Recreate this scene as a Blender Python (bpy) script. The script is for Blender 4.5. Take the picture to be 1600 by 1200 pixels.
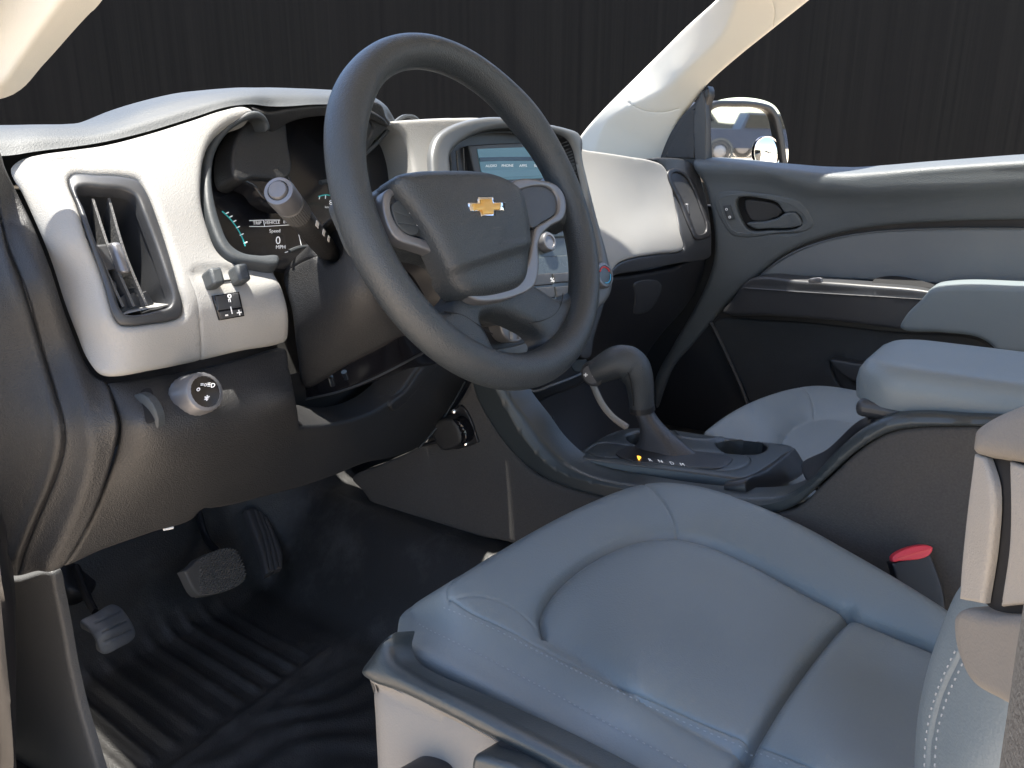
import bpy, math, random
import numpy as np
from mathutils import Vector, Matrix
from mathutils.geometry import delaunay_2d_cdt
random.seed(7); RNG = np.random.RandomState(7)
SC = bpy.context.scene; COL = SC.collection
for o_ in list(bpy.data.objects): bpy.data.objects.remove(o_)

# ---------------------------------------------------------------- camera
# truck frame: x to the passenger side, y forward, z up; cab floor z=0, wheel hub at (-.36, 0, .65)
CAM = np.array([-1.001, -.506, .700]); YAW, PITCH = math.radians(53.86), math.radians(16.2)
FV = np.array([math.sin(YAW)*math.cos(PITCH), math.cos(YAW)*math.cos(PITCH), -math.sin(PITCH)])
RV = np.array([math.cos(YAW), -math.sin(YAW), 0.]); UV = np.cross(RV, FV)
cd = bpy.data.cameras.new('camera'); cam = bpy.data.objects.new('camera', cd); COL.objects.link(cam)
cd.sensor_width = 36; cd.lens = 27; cd.clip_start = .02; cd.clip_end = 300
m_ = Matrix([[RV[i], UV[i], -FV[i], CAM[i]] for i in range(3)] + [[0, 0, 0, 1]]); cam.matrix_world = m_
SC.camera = cam
# ---------------------------------------------------------------- light
SUN_DIR = np.array([-.055, .13, .98]); SUN_DIR /= np.linalg.norm(SUN_DIR)
w = bpy.data.worlds.new('World'); SC.world = w; w.use_nodes = True
nt = w.node_tree; bg = nt.nodes['Background']; sky = nt.nodes.new('ShaderNodeTexSky')
sky.sky_type = 'NISHITA'; sky.sun_disc = False
sky.sun_elevation = math.asin(SUN_DIR[2]); sky.sun_rotation = math.atan2(SUN_DIR[0], SUN_DIR[1])
nt.links.new(sky.outputs[0], bg.inputs[0]); bg.inputs[1].default_value = .15
sl = bpy.data.lights.new('sun', 'SUN'); so = bpy.data.objects.new('sun', sl); COL.objects.link(so)
sl.energy = 5; sl.angle = math.radians(.6); sl.color = (1, .955, .86)
so.rotation_euler = Vector(SUN_DIR).to_track_quat('Z', 'Y').to_euler()
SC.render.engine = 'CYCLES'
vs = SC.view_settings; vs.view_transform = 'Standard'; vs.look = 'None'; vs.exposure = 1.8; vs.gamma = 1; vs.use_curve_mapping = False

# ---------------------------------------------------------------- measuring helpers
def ray(u, v): return FV + (u-800)/1200*RV + (600-v)/1200*UV
def P(u, v, x=None, y=None, z=None, t=None, w=0.0):
    r = ray(u, v)
    if x is not None: t = (x-CAM[0])/r[0]
    elif y is not None: t = (y-CAM[1])/r[1]
    elif z is not None: t = (z-CAM[2])/r[2]
    return CAM + t*r
def depth(u, v, k):
    r = ray(u, v)
    for a, c in (('x', 0), ('y', 1), ('z', 2)):
        if a in k: return (k[a]-CAM[c])/r[c]
    return k['t']
class Surf:
    """smooth surface through measured control points (thin plate in inverse depth: planes stay planes)"""
    def __init__(s, pts, lam=0.0):
        A = np.array([[p[0]/400., p[1]/400.] for p in pts]); b = np.array([1/depth(p[0], p[1], p[2]) for p in pts])
        n = len(pts); s.A = A
        d = np.linalg.norm(A[:, None]-A[None], axis=2); K = d**2*np.log(d+1e-9) + lam*np.eye(n)
        Q = np.hstack([np.ones((n, 1)), A]); M = np.vstack([np.hstack([K, Q]), np.hstack([Q.T, np.zeros((3, 3))])])
        s.c = np.linalg.lstsq(M, np.concatenate([b, np.zeros(3)]), rcond=None)[0]
    def inv(s, uv):
        q = uv/400.; d = np.linalg.norm(q[:, None]-s.A[None], axis=2)
        return (d**2*np.log(d+1e-9))@s.c[:-3] + s.c[-3] + q@s.c[-2:]
    def __call__(s, uv):
        uv = np.atleast_2d(np.asarray(uv, float)); t = 1/s.inv(uv)
        return CAM + t[:, None]*(FV + ((uv[:, 0]-800)/1200)[:, None]*RV + ((600-uv[:, 1])/1200)[:, None]*UV)
class Plane:
    def __init__(s, p, n): s.p = np.array(p, float); s.n = np.array(n, float)/np.linalg.norm(n)
    def __call__(s, uv):
        uv = np.atleast_2d(np.asarray(uv, float))
        r = FV + ((uv[:, 0]-800)/1200)[:, None]*RV + ((600-uv[:, 1])/1200)[:, None]*UV
        t = ((s.p-CAM)@s.n)/(r@s.n); return CAM + t[:, None]*r
    def off(s, d): return Plane(s.p+s.n*d, s.n)
class Off:
    def __init__(s, base, d): s.b = base; s.d = d
    def __call__(s, uv):
        uv = np.atleast_2d(np.asarray(uv, float)); return s.b(uv) + normals(s.b, uv)*s.d
def normals(S, uv):
    e = 1.0; a = S(uv+[e, 0])-S(uv-[e, 0]); b = S(uv+[0, e])-S(uv-[0, e])
    n = np.cross(b, a); n /= np.linalg.norm(n, axis=1)[:, None]+1e-12
    view = CAM-S(uv); sg = np.sign((n*view).sum(1)); sg[sg == 0] = 1; return n*sg[:, None]
def cr(pts, step, closed=True):
    """curve through points; a point with a third entry is a sharp corner"""
    P_ = [np.array(p[:2], float) for p in pts]; C_ = [len(p) > 2 for p in pts]; n = len(P_); out = []
    for i in range(n if closed else n-1):
        p1, p2 = P_[i], P_[(i+1) % n]; L = np.linalg.norm(p2-p1)
        p0 = P_[i-1] if (closed or i > 0) else p1; p3 = P_[(i+2) % n] if (closed or i+2 < n) else p2
        L0 = max(np.linalg.norm(p1-p0), 1e-6); L2 = max(np.linalg.norm(p3-p2), 1e-6)
        m1 = ((p1-p0)/L0+(p2-p1)/max(L, 1e-6))*.5*L; m2 = ((p2-p1)/max(L, 1e-6)+(p3-p2)/L2)*.5*L
        if C_[i] or (not closed and i == 0): m1 = p2-p1
        if C_[(i+1) % n] or (not closed and i == n-2): m2 = p2-p1
        k = max(1, int(round(L/step)))
        for j in range(k):
            t = j/k; t2 = t*t; t3 = t2*t
            out.append((2*t3-3*t2+1)*p1+(t3-2*t2+t)*m1+(-2*t3+3*t2)*p2+(t3-t2)*m2)
    if not closed: out.append(P_[-1])
    return np.array(out)
def cr3(pts, k=8, closed=False):
    Q = np.array(pts, float); n = len(Q); out = []
    for i in range(n if closed else n-1):
        p1, p2 = Q[i], Q[(i+1) % n]; p0 = Q[i-1] if (closed or i > 0) else 2*p1-p2; p3 = Q[(i+2) % n] if (closed or i+2 < n) else 2*p2-p1
        for j in range(k):
            t = j/k; out.append(.5*((2*p1)+(p2-p0)*t+(2*p0-5*p1+4*p2-p3)*t*t+(-p0+3*p1-3*p2+p3)*t**3))
    if not closed: out.append(Q[-1])
    return np.array(out)
def inside(pt, poly):
    x, y = pt[:, 0], pt[:, 1]; r = np.zeros(len(pt), bool); n = len(poly)
    for i in range(n):
        x1, y1 = poly[i]; x2, y2 = poly[(i+1) % n]
        if y1 == y2: continue
        c = ((y1 > y) != (y2 > y)) & (x < (x2-x1)*(y-y1)/(y2-y1)+x1); r ^= c
    return r
def sdist(pt, poly, closed=True):
    best = np.full(len(pt), 1e9); n = len(poly)
    for i in range(n if closed else n-1):
        a = poly[i]; b = poly[(i+1) % n]; ab = b-a; l = ab@ab+1e-12
        t = np.clip(((pt-a)@ab)/l, 0, 1); d = np.linalg.norm(pt-a-t[:, None]*ab, axis=1); best = np.minimum(best, d)
    return best

# ---------------------------------------------------------------- objects
def link(name, me, mat=None, parent=None, smooth=True):
    o = bpy.data.objects.new(name, me); COL.objects.link(o)
    if mat: me.materials.append(mat)
    if smooth: me.shade_smooth()
    if parent is not None: o.parent = parent; o.matrix_parent_inverse = Matrix.Translation(-Vector(parent.location))
    return o
def tag(o, label, cat, group=None, kind=None):
    if label: o['label'] = label
    if cat: o['category'] = cat
    if group: o['group'] = group
    if kind: o['kind'] = kind
    return o
def thing(name, label, cat, loc=(0, 0, 0), group=None):
    o = bpy.data.objects.new(name, None); COL.objects.link(o); o.location = loc; o.empty_display_size = .05
    return tag(o, label, cat, group)
def mesh(name, V, F, mat=None, parent=None, smooth=True, auto=None):
    me = bpy.data.meshes.new(name); me.from_pydata([tuple(map(float, v)) for v in V], [], [tuple(map(int, f)) for f in F]); me.update()
    o = link(name, me, mat, parent, smooth)
    if auto is not None: me.set_sharp_from_angle(angle=math.radians(auto))
    return o
def relief(name, outline, S, mat, parent=None, holes=(), edge=.004, thick=.02, step=9, grooves=(), dome=0, auto=None, ring=True, fn=None, lines=(), skirt=None):
    """moulded panel lying on surface S: outline traced, edges rolled over by `edge` metres, sides `thick` deep"""
    out = cr(outline, min(step, 6)); hs = [cr(h, min(step, 4)) for h in holes]
    loops = [out]+hs; pts = [np.array(l) for l in loops]; scale = np.linalg.norm(S(out.mean(0))[0]-CAM)/1200
    lo = out.min(0); hi = out.max(0)
    gx, gy = np.meshgrid(np.arange(lo[0]+step*.5, hi[0], step), np.arange(lo[1]+step*.5, hi[1], step)); g = np.stack([gx.ravel(), gy.ravel()], 1)
    g[:, 0] += (np.round((g[:, 1]-lo[1])/step) % 2)*step*.5
    ep = max(edge/scale, .01); extra = []
    if edge > 0 and ring:
        for l in loops:
            tn = np.roll(l, -1, 0)-np.roll(l, 1, 0); tn /= np.linalg.norm(tn, axis=1)[:, None]+1e-9; nn = np.stack([-tn[:, 1], tn[:, 0]], 1)
            for f in (.12, .35, .7, 1.1):
                for sgn in (1, -1): extra.append(l+nn*sgn*ep*f)
    gl = []
    for G in grooves:
        pl = cr(G[0], 4, closed=False); wpx = G[1]/scale; gl.append((pl, G[1]/scale, G[2]))
        tn = np.gradient(pl, axis=0); tn /= np.linalg.norm(tn, axis=1)[:, None]+1e-9; nn = np.stack([-tn[:, 1], tn[:, 0]], 1)
        for f in (0, .5, 1., 1.7): 
            extra.append(pl+nn*f*wpx)
            if f: extra.append(pl-nn*f*wpx)
    for pl in lines:
        pl = cr(pl, 4, closed=False); tn = np.gradient(pl, axis=0); tn /= np.linalg.norm(tn, axis=1)[:, None]+1e-9; nn = np.stack([-tn[:, 1], tn[:, 0]], 1)
        for f in (0, 2.5, -2.5, 5, -5, 9, -9, 14, -14): extra.append(pl+nn*f)
        gl.append((pl, 7., 0.))
    cand = [g]+extra; keep = []
    X = np.vstack(cand) if cand else g
    isg = np.zeros(len(X), bool); isg[:len(g)] = True
    ok = inside(X, out)
    for h in hs: ok &= ~inside(X, h)
    d = np.minimum.reduce([sdist(X, l) for l in loops]); ok &= d > min(ep*.08, .6)
    if len(extra):
        E = np.vstack(extra); gi = np.where(isg & ok)[0]
        # thin regular grid near extra rings
        near = (d[gi] < ep*1.2)
        for (pl, wpx, dp) in gl: near |= sdist(X[gi], pl, False) < wpx*1.9
        ok[gi[near]] = False
    X = X[ok]
    # dedupe
    if len(X):
        key = np.round(X/max(.35, min(ep*.1, 1.5))).astype(int); _, ui = np.unique(key, axis=0, return_index=True); X = X[ui]
    V2 = np.vstack([out]+hs+[X]) if len(X) else np.vstack([out]+hs)
    E2 = []; k = 0
    for l in loops: E2 += [(k+i, k+(i+1) % len(l)) for i in range(len(l))]; k += len(l)
    r = delaunay_2d_cdt([Vector(p) for p in V2], E2, [], 0, 1e-4)
    v2 = np.array([list(v) for v in r[0]]); f2 = [list(f) for f in r[2]]; src = r[3]
    c = np.array([v2[f].mean(0) for f in f2]); okf = inside(c, out)
    for h in hs: okf &= ~inside(c, h)
    f2 = [f for f, q in zip(f2, okf) if q]
    d = np.minimum.reduce([sdist(v2, l) for l in loops]); B = S(v2); N = normals(S, v2)
    q = np.clip(1-d/ep, 0, 1); drop = edge*(1-np.sqrt(np.clip(1-q*q, 0, 1))) if edge > 0 else np.zeros(len(v2))
    if dome:
        dm = sdist(v2, out); mx = dm.max(); drop = drop-dome*(1-(1-np.clip(dm/mx, 0, 1))**2)
    for (pl, wpx, dp) in gl: drop = drop+dp*np.exp(-(sdist(v2, pl, False)/wpx)**2*1.4)
    if fn is not None: drop = drop-fn(v2)
    V = B-N*drop[:, None]
    # orientation
    F3 = []
    for f in f2:
        n = np.cross(V[f[1]]-V[f[0]], V[f[2]]-V[f[0]]); F3.append(f if n@(CAM-V[f[0]]) > 0 else f[::-1])
    V = list(V)
    # skirts from boundary edges
    cnt = {}
    for f in F3:
        for a, b in zip(f, f[1:]+f[:1]): cnt[(a, b)] = 1
    bd = [(a, b) for (a, b) in cnt if (b, a) not in cnt]; mp = {}
    if thick > 0:
        for a, b in bd:
            for i in (a, b):
                if i not in mp: mp[i] = len(V); V.append(V[i]-N[i]*max(thick-edge*.9, .001) if skirt is None else V[i]+np.array(skirt, float))
            F3.append([b, a, mp[a], mp[b]])
    o = mesh(name, V, F3, mat, parent, True, auto if auto else 50)
    return o
def flat(name, outline, S, mat, parent, off=.0008, step=30, holes=()): return relief(name, outline, Off(S, off), mat, parent, holes, edge=0, thick=.0006, step=step)
def tube(name, pts, r, mat, parent=None, seg=12, k=6, cap=True, squash=None, smooth=True):
    pts = np.array(pts, float); Q = cr3(pts, k) if k > 1 else pts; n = len(Q)
    rr = np.full(n, r, float) if np.isscalar(r) else np.interp(np.linspace(0, 1, n), np.linspace(0, 1, len(r)), r)
    T = np.gradient(Q, axis=0); T /= np.linalg.norm(T, axis=1)[:, None]+1e-12
    up = np.array([0, 0, 1.]) if abs(T[0][2]) < .9 else np.array([1., 0, 0]); V = []; F = []
    a = np.cross(T[0], up); a /= np.linalg.norm(a)
    for i in range(n):
        a = a-T[i]*(a@T[i]); a /= np.linalg.norm(a)+1e-12; b = np.cross(T[i], a)
        for j in range(seg):
            th = 2*math.pi*j/seg; s1, s2 = (1, 1) if squash is None else squash
            V.append(Q[i]+rr[i]*(math.cos(th)*a*s1+math.sin(th)*b*s2))
    for i in range(n-1):
        for j in range(seg): F.append((i*seg+j, i*seg+(j+1) % seg, (i+1)*seg+(j+1) % seg, (i+1)*seg+j))
    if cap: F.append(tuple(range(seg))[::-1]); F.append(tuple((n-1)*seg+j for j in range(seg)))
    return mesh(name, V, F, mat, parent, smooth, 50)
def line(name, uvs, S, r, mat, parent=None, off=0, seg=6, closed=False):
    q = cr(uvs, 6, closed); 
    if closed: q = np.vstack([q, q[:1]])
    return tube(name, (Off(S, off) if off else S)(q), r, mat, parent, seg, 1)
def lathe(name, prof, c, ax, mat, parent=None, seg=40, auto=40, xdir=None, flute=None):
    """profile [(radius, height along ax)]"""
    ax = np.array(ax, float)/np.linalg.norm(ax); x = np.array(xdir if xdir is not None else (0, 0, 1.), float); x = x-ax*(x@ax)
    if np.linalg.norm(x) < 1e-3: x = np.array([1., 0, 0])-ax*ax[0]
    x /= np.linalg.norm(x); y = np.cross(ax, x); V = []; F = []; n = len(prof)
    for (r, h) in prof:
        for j in range(seg):
            th = 2*math.pi*j/seg; rr = r*(1+(flute*(1 if j % 2 else -1) if flute and r > 1e-4 else 0)); V.append(np.array(c)+ax*h+rr*(math.cos(th)*x+math.sin(th)*y))
    for i in range(n-1):
        for j in range(seg): F.append((i*seg+j, i*seg+(j+1) % seg, (i+1)*seg+(j+1) % seg, (i+1)*seg+j))
    return mesh(name, V, F, mat, parent, True, auto)
def hull_box(name, c, X, Y, Z, mat, parent=None, bevel=.002, seg=3, taper=1.0):
    """rounded box: centre, three half-axis vectors"""
    c, X, Y, Z = (np.array(q, float) for q in (c, X, Y, Z)); V = []
    for sz in (-1, 1):
        for sy in (-1, 1):
            for sx in (-1, 1):
                k = taper if sz > 0 else 1; V.append(c+sx*X*k+sy*Y*k+sz*Z)
    F = [(0, 2, 3, 1), (4, 5, 7, 6), (0, 1, 5, 4), (2, 6, 7, 3), (0, 4, 6, 2), (1, 3, 7, 5)]
    if np.dot(np.cross(X, Y), Z) < 0: F = [f[::-1] for f in F]
    o = mesh(name, V, F, mat, parent, True)
    if bevel:
        b = o.modifiers.new('bevel', 'BEVEL'); b.width = bevel; b.segments = seg; b.limit_method = 'NONE'
    o.data.set_sharp_from_angle(angle=math.radians(60)); return o
def grid_surf(name, rows, mat, parent=None, k=6, thick=0, kc=6, smooth=True):
    """surface through rows of 3-D points"""
    R_ = [cr3(r, kc) for r in rows]; R_ = np.array(R_); R2 = np.array([cr3(R_[:, j], k) for j in range(R_.shape[1])]).transpose(1, 0, 2)
    n, m_ = R2.shape[:2]; V = R2.reshape(-1, 3); F = [(i*m_+j, i*m_+j+1, (i+1)*m_+j+1, (i+1)*m_+j) for i in range(n-1) for j in range(m_-1)]
    o = mesh(name, V, F, mat, parent, smooth)
    if thick:
        s = o.modifiers.new('solid', 'SOLIDIFY'); s.thickness = thick; s.offset = 0
    return o
def text(name, s, u, v, hpx, S, mat, parent, off=.001, du=(1, 0), dv=(0, -1), align='CENTER', bold=0):
    """lettering laid on a surface: du, dv give the run and rise of the letters along it"""
    cu = bpy.data.curves.new('t', 'FONT'); cu.body = s; cu.align_x = align; cu.align_y = 'CENTER'; cu.size = 1; cu.resolution_u = 3; cu.offset = bold
    to = bpy.data.objects.new('t', cu); COL.objects.link(to); dg = bpy.context.evaluated_depsgraph_get(); me = bpy.data.meshes.new_from_object(to.evaluated_get(dg))
    bpy.data.objects.remove(to); co = np.array([list(q.co) for q in me.vertices])
    if not len(co): return None
    uv = np.array([[u, v]])+co[:, :1]*hpx*np.array([du])+co[:, 1:2]*hpx*np.array([dv]); V = Off(S, off)(uv)
    return mesh(name, V, [list(p.vertices) for p in me.polygons], mat, parent, False)

# ---------------------------------------------------------------- materials
def hexc(c): 
    c = [int(c[i:i+2], 16)/255 for i in (0, 2, 4)]; return tuple((x/12.92 if x <= .04045 else ((x+.055)/1.055)**2.4) for x in c)
def mat(name, col, rough=.5, metal=0, bump=0, bscale=900, kind='leather', coat=0, spec=.5, var=.12, vscale=9, emit=None, estr=0, trans=0, dust=0, ani=None, sheen=0):
    m = bpy.data.materials.new(name); m.use_nodes = True; n = m.node_tree.nodes; l = m.node_tree.links; b = n['Principled BSDF']
    b.inputs['Roughness'].default_value = rough; b.inputs['Metallic'].default_value = metal; b.inputs['Specular IOR Level'].default_value = spec
    b.inputs['Coat Weight'].default_value = coat; b.inputs['Transmission Weight'].default_value = trans; b.inputs['Sheen Weight'].default_value = sheen
    tc = n.new('ShaderNodeTexCoord'); c4 = (*col, 1)
    if var > 0:
        nz = n.new('ShaderNodeTexNoise'); nz.inputs['Scale'].default_value = vscale; nz.inputs['Detail'].default_value = 8; nz.inputs['Roughness'].default_value = .65
        l.new(tc.outputs['Object'], nz.inputs['Vector'])
        mx = n.new('ShaderNodeMix'); mx.data_type = 'RGBA'; mx.inputs['A'].default_value = (*[q*(1-var) for q in col], 1); mx.inputs['B'].default_value = (*[min(1, q*(1+var)) for q in col], 1)
        l.new(nz.outputs['Fac'], mx.inputs['Factor']); last = mx.outputs['Result']
        if dust:
            n2 = n.new('ShaderNodeTexNoise'); n2.inputs['Scale'].default_value = 6; n2.inputs['Detail'].default_value = 12; n2.inputs['Roughness'].default_value = .75; l.new(tc.outputs['Object'], n2.inputs['Vector'])
            rp = n.new('ShaderNodeValToRGB'); rp.color_ramp.elements[0].position = .5; rp.color_ramp.elements[1].position = .72; l.new(n2.outputs['Fac'], rp.inputs[0])
            ml = n.new('ShaderNodeMath'); ml.operation = 'MULTIPLY'; ml.inputs[1].default_value = dust; l.new(rp.outputs[0], ml.inputs[0])
            m2 = n.new('ShaderNodeMix'); m2.data_type = 'RGBA'; l.new(ml.outputs[0], m2.inputs['Factor']); l.new(last, m2.inputs['A']); m2.inputs['B'].default_value = (.30, .29, .28, 1); last = m2.outputs['Result']
        l.new(last, b.inputs['Base Color'])
        mr = n.new('ShaderNodeMapRange'); mr.inputs['To Min'].default_value = max(.03, rough-.06); mr.inputs['To Max'].default_value = min(1, rough+.08); l.new(nz.outputs['Fac'], mr.inputs[0]); l.new(mr.outputs[0], b.inputs['Roughness'])
    else: b.inputs['Base Color'].default_value = c4
    if bump > 0:
        if kind == 'leather':
            t = n.new('ShaderNodeTexVoronoi'); t.inputs['Scale'].default_value = bscale; t.feature = 'SMOOTH_F1'; t.inputs['Smoothness'].default_value = .6; src = t.outputs['Distance']
            wn = n.new('ShaderNodeTexNoise'); wn.inputs['Scale'].default_value = bscale*.5; wn.inputs['Detail'].default_value = 2
            ad = n.new('ShaderNodeMixRGB'); ad.blend_type = 'ADD'; ad.inputs[0].default_value = .004; l.new(tc.outputs['Object'], wn.inputs['Vector']); l.new(tc.outputs['Object'], ad.inputs[1]); l.new(wn.outputs['Color'], ad.inputs[2]); l.new(ad.outputs[0], t.inputs['Vector'])
        elif kind == 'perf':
            t = n.new('ShaderNodeTexVoronoi'); t.inputs['Scale'].default_value = bscale; t.inputs['Randomness'].default_value = 0; src = t.outputs['Distance']; l.new(tc.outputs['Object'], t.inputs['Vector'])
        else:
            t = n.new('ShaderNodeTexNoise'); t.inputs['Scale'].default_value = bscale; t.inputs['Detail'].default_value = 3; src = t.outputs['Fac']; l.new(tc.outputs['Object'], t.inputs['Vector'])
        bp = n.new('ShaderNodeBump'); bp.inputs['Strength'].default_value = bump; bp.inputs['Distance'].default_value = .0008; l.new(src, bp.inputs['Height']); l.new(bp.outputs[0], b.inputs['Normal'])
    if emit: b.inputs['Emission Color'].default_value = (*emit, 1); b.inputs['Emission Strength'].default_value = estr
    return m
M = {}
M['pad'] = mat('soft_pad', (.032, .037, .041), .55, bump=.3, bscale=900)
M['dark'] = mat('dark_plastic', (.0175, .0175, .0185), .48, bump=.55, bscale=820, dust=.025)
M['dark2'] = mat('dark_plastic_smooth', (.030, .031, .034), .42, bump=.12, bscale=900, kind='noise')
M['black'] = mat('black_plastic', (.012, .012, .014), .4, bump=.08, kind='noise')
M['gloss'] = mat('gloss_black', (.006, .006, .008), .12, var=0)
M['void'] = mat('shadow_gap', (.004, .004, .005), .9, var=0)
M['silver'] = mat('light_grey_trim', (.26, .255, .245), .62, bump=.4, bscale=850, var=.04)
M['silverp'] = mat('satin_silver_paint', (.17, .17, .18), .38, metal=.55, var=.05)
M['chrome'] = mat('chrome', (.75, .75, .76), .12, metal=1, var=0)
M['seat'] = mat('grey_vinyl', (.134, .158, .170), .46, bump=.22, bscale=520, var=.06, vscale=5)
M['seat2'] = mat('grey_vinyl_insert', (.145, .152, .160), .5, bump=.3, bscale=420, var=.06, vscale=5)
M['thread'] = mat('stitching', (.23, .24, .25), .7, var=0)
M['wheel'] = mat('wheel_skin', (.026, .031, .036), .38, bump=.55, bscale=800)
M['carpet'] = mat('carpet_trim', (.050, .047, .045), .95, bump=1.0, bscale=520, kind='noise', var=.5, vscale=420)
M['console'] = mat('console_plastic', (.028, .034, .037), .34, bump=.2, bscale=800)
M['floor'] = mat('vinyl_floor', (.017, .0165, .0165), .5, bump=.5, bscale=500, dust=.14, var=.3, spec=.45)
M['headliner'] = mat('pale_trim', (.60, .575, .51), .8, bump=.2, kind='noise', var=.03)
M['white'] = mat('white_print', (.8, .8, .8), .5, var=0)
M['grey'] = mat('mid_grey_plastic', (.07, .07, .071), .55, bump=.5, bscale=600)
M['valance'] = mat('seat_base_plastic', (.175, .160, .143), .6, bump=.22, bscale=600, var=.06)  # grey plastic, some of the warm ground bounce put into the colour
M['doorskin'] = mat('door_skin', (.064, .073, .079), .5, bump=.6, bscale=600)
M['doorvinyl'] = mat('door_vinyl', (.115, .125, .135), .5, bump=.25, bscale=520, var=.06)
# ================================================================ setting
def quad(name, pts, m, kind='structure', parent=None, thick=0):
    o = mesh(name, pts, [(0, 1, 2, 3)], m, parent, False)
    if kind: o['kind'] = kind
    if thick: s = o.modifiers.new('s', 'SOLIDIFY'); s.thickness = thick
    return o
M['concrete'] = mat('sunlit_concrete', (.58, .47, .36), .9, var=.15, vscale=1.2, bump=.3, bscale=60, kind='noise')
g = quad('ground', [(-60, -60, -.62), (60, -60, -.62), (60, 60, -.62), (-60, 60, -.62)], M['concrete'])
# studio backdrop: dark sheet with fine upright streaks
mb = bpy.data.materials.new('streaked_backdrop'); mb.use_nodes = True; n = mb.node_tree.nodes; l = mb.node_tree.links; b = n['Principled BSDF']
tc = n.new('ShaderNodeTexCoord'); mp = n.new('ShaderNodeMapping'); mp.inputs['Scale'].default_value = (55, 55, .35); nz = n.new('ShaderNodeTexNoise'); nz.inputs['Scale'].default_value = 1.; nz.inputs['Detail'].default_value = 6; nz.inputs['Roughness'].default_value = .7
l.new(tc.outputs['Object'], mp.inputs[0]); l.new(mp.outputs[0], nz.inputs['Vector']); cr_ = n.new('ShaderNodeValToRGB')
cr_.color_ramp.elements[0].position = .3; cr_.color_ramp.elements[0].color = (.0036, .0038, .0040, 1); cr_.color_ramp.elements[1].position = .75; cr_.color_ramp.elements[1].color = (.0088, .0088, .0084, 1)
l.new(nz.outputs['Fac'], cr_.inputs[0]); l.new(cr_.outputs[0], b.inputs['Base Color']); b.inputs['Roughness'].default_value = .9; b.inputs['Specular IOR Level'].default_value = .15
M['backdrop'] = mb
V = []; F = []
for i in range(49):
    a = math.radians(-42+i*3.3); c_ = (-.2+3.6*math.sin(a), -.2+3.6*math.cos(a)); V += [(c_[0], c_[1], -.6), (c_[0], c_[1], 1.75)]
F = [(2*i, 2*i+2, 2*i+3, 2*i+1) for i in range(48)]
bd = mesh('backdrop', V, F, mb, None, True); bd['kind'] = 'structure'
# ================================================================ steering wheel
TL = math.radians(24); HUB = np.array([-.36, 0, .65]); WE1 = np.array([1., 0, 0]); WE2 = np.array([0, math.sin(TL), math.cos(TL)]); WN = np.array([0, -math.cos(TL), math.sin(TL)])
WP = Plane(HUB, WN)
sw = thing('steering_wheel', 'dark grey steering wheel with silver trim strip and gold bow-tie emblem on its hub', 'steering wheel', HUB)
def rim():
    V = []; F = []; n = 160; m_ = 28; R0 = .1725
    for i in range(n):
        a = 2*math.pi*i/n; deg = math.degrees(a)  # a from +x (right), ccw to top
        dr = .0168+.0018*math.exp(-((deg-38)/14)**2)+.0018*math.exp(-((deg-142)/14)**2)+.0022*math.exp(-((deg-270)/45)**2)
        c = HUB+R0*(math.cos(a)*WE1+math.sin(a)*WE2); rd = math.cos(a)*WE1+math.sin(a)*WE2
        for j in range(m_):
            b = 2*math.pi*j/m_; cx = math.cos(b); sn = math.sin(b)
            V.append(c+dr*(cx*rd*1.0+sn*WN*1.12))
    for i in range(n):
        for j in range(m_): F.append((i*m_+j, ((i+1) % n)*m_+j, ((i+1) % n)*m_+(j+1) % m_, i*m_+(j+1) % m_))
    return mesh('rim', V, F, M['wheel'], sw)
rim()
# spokes in the wheel plane
body = [(548, 300), (566, 300), (588, 297), (604, 286), (634, 272), (700, 262), (780, 270), (812, 281), (840, 280), (864, 279), (880, 262), (900, 270), (906, 330), (899, 352), (884, 346), (872, 350), (856, 362), (846, 372), (841, 400), (838, 440), (852, 450), (872, 463), (884, 466), (908, 450), (912, 500), (895, 545), (860, 574), (815, 588), (770, 583), (725, 555), (690, 523), (668, 500), (686, 487), (700, 484), (711, 466), (722, 450), (708, 420), (690, 400), (672, 394), (640, 388), (626, 382), (612, 384), (585, 385), (560, 340)]
hole = [(757, 492), (775, 486), (795, 489), (822, 500), (848, 516), (858, 532), (850, 546), (825, 556), (800, 558), (783, 548), (768, 522)]
relief('spoke_body', body, WP.off(.000), M['wheel'], sw, [hole], edge=.010, thick=.03, step=10)
relief('hub_back', [(640, 290), (700, 275), (780, 280), (830, 300), (845, 380), (835, 440), (790, 465), (735, 462), (690, 400), (650, 375)], WP.off(-.03), M['black'], sw, edge=.006, thick=.05, step=14)
# parting lines on the lower spokes
line('parting_line', [(695, 487), (722, 492), (745, 506), (770, 522)], WP, .0006, M['void'], sw, off=-.0003)
line('parting_line', [(828, 505), (850, 500), (868, 490), (878, 472), (880, 458)], WP, .0006, M['void'], sw, off=-.0003)
silver_o = [(640, 281), (618, 290), (602, 299), (599, 312), (602, 338), (612, 362), (624, 375), (655, 386), (676, 394), (692, 408), (712, 436), (730, 460), (748, 470), (775, 470), (806, 463), (834, 448), (842, 428), (843, 400), (842, 382), (848, 366), (862, 352), (880, 342), (886, 325), (882, 303), (868, 287), (845, 281), (812, 279), (790, 290), (806, 296), (836, 290), (855, 291), (868, 300), (873, 316), (870, 333), (852, 346), (838, 355), (835, 364), (820, 420), (780, 440), (735, 425), (700, 375), (690, 378), (652, 370), (632, 362), (616, 342), (611, 322), (614, 306), (628, 300), (645, 297)]
relief('silver_strip', silver_o, WP.off(.012), M['silverp'], sw, edge=.0022, thick=.012, step=6)
relief('spoke_panel', [(808, 291), (850, 291), (866, 302), (872, 318), (868, 333), (850, 346), (832, 356), (818, 320)], WP.off(.009), M['dark2'], sw, edge=.001, thick=.01, step=8)
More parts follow.
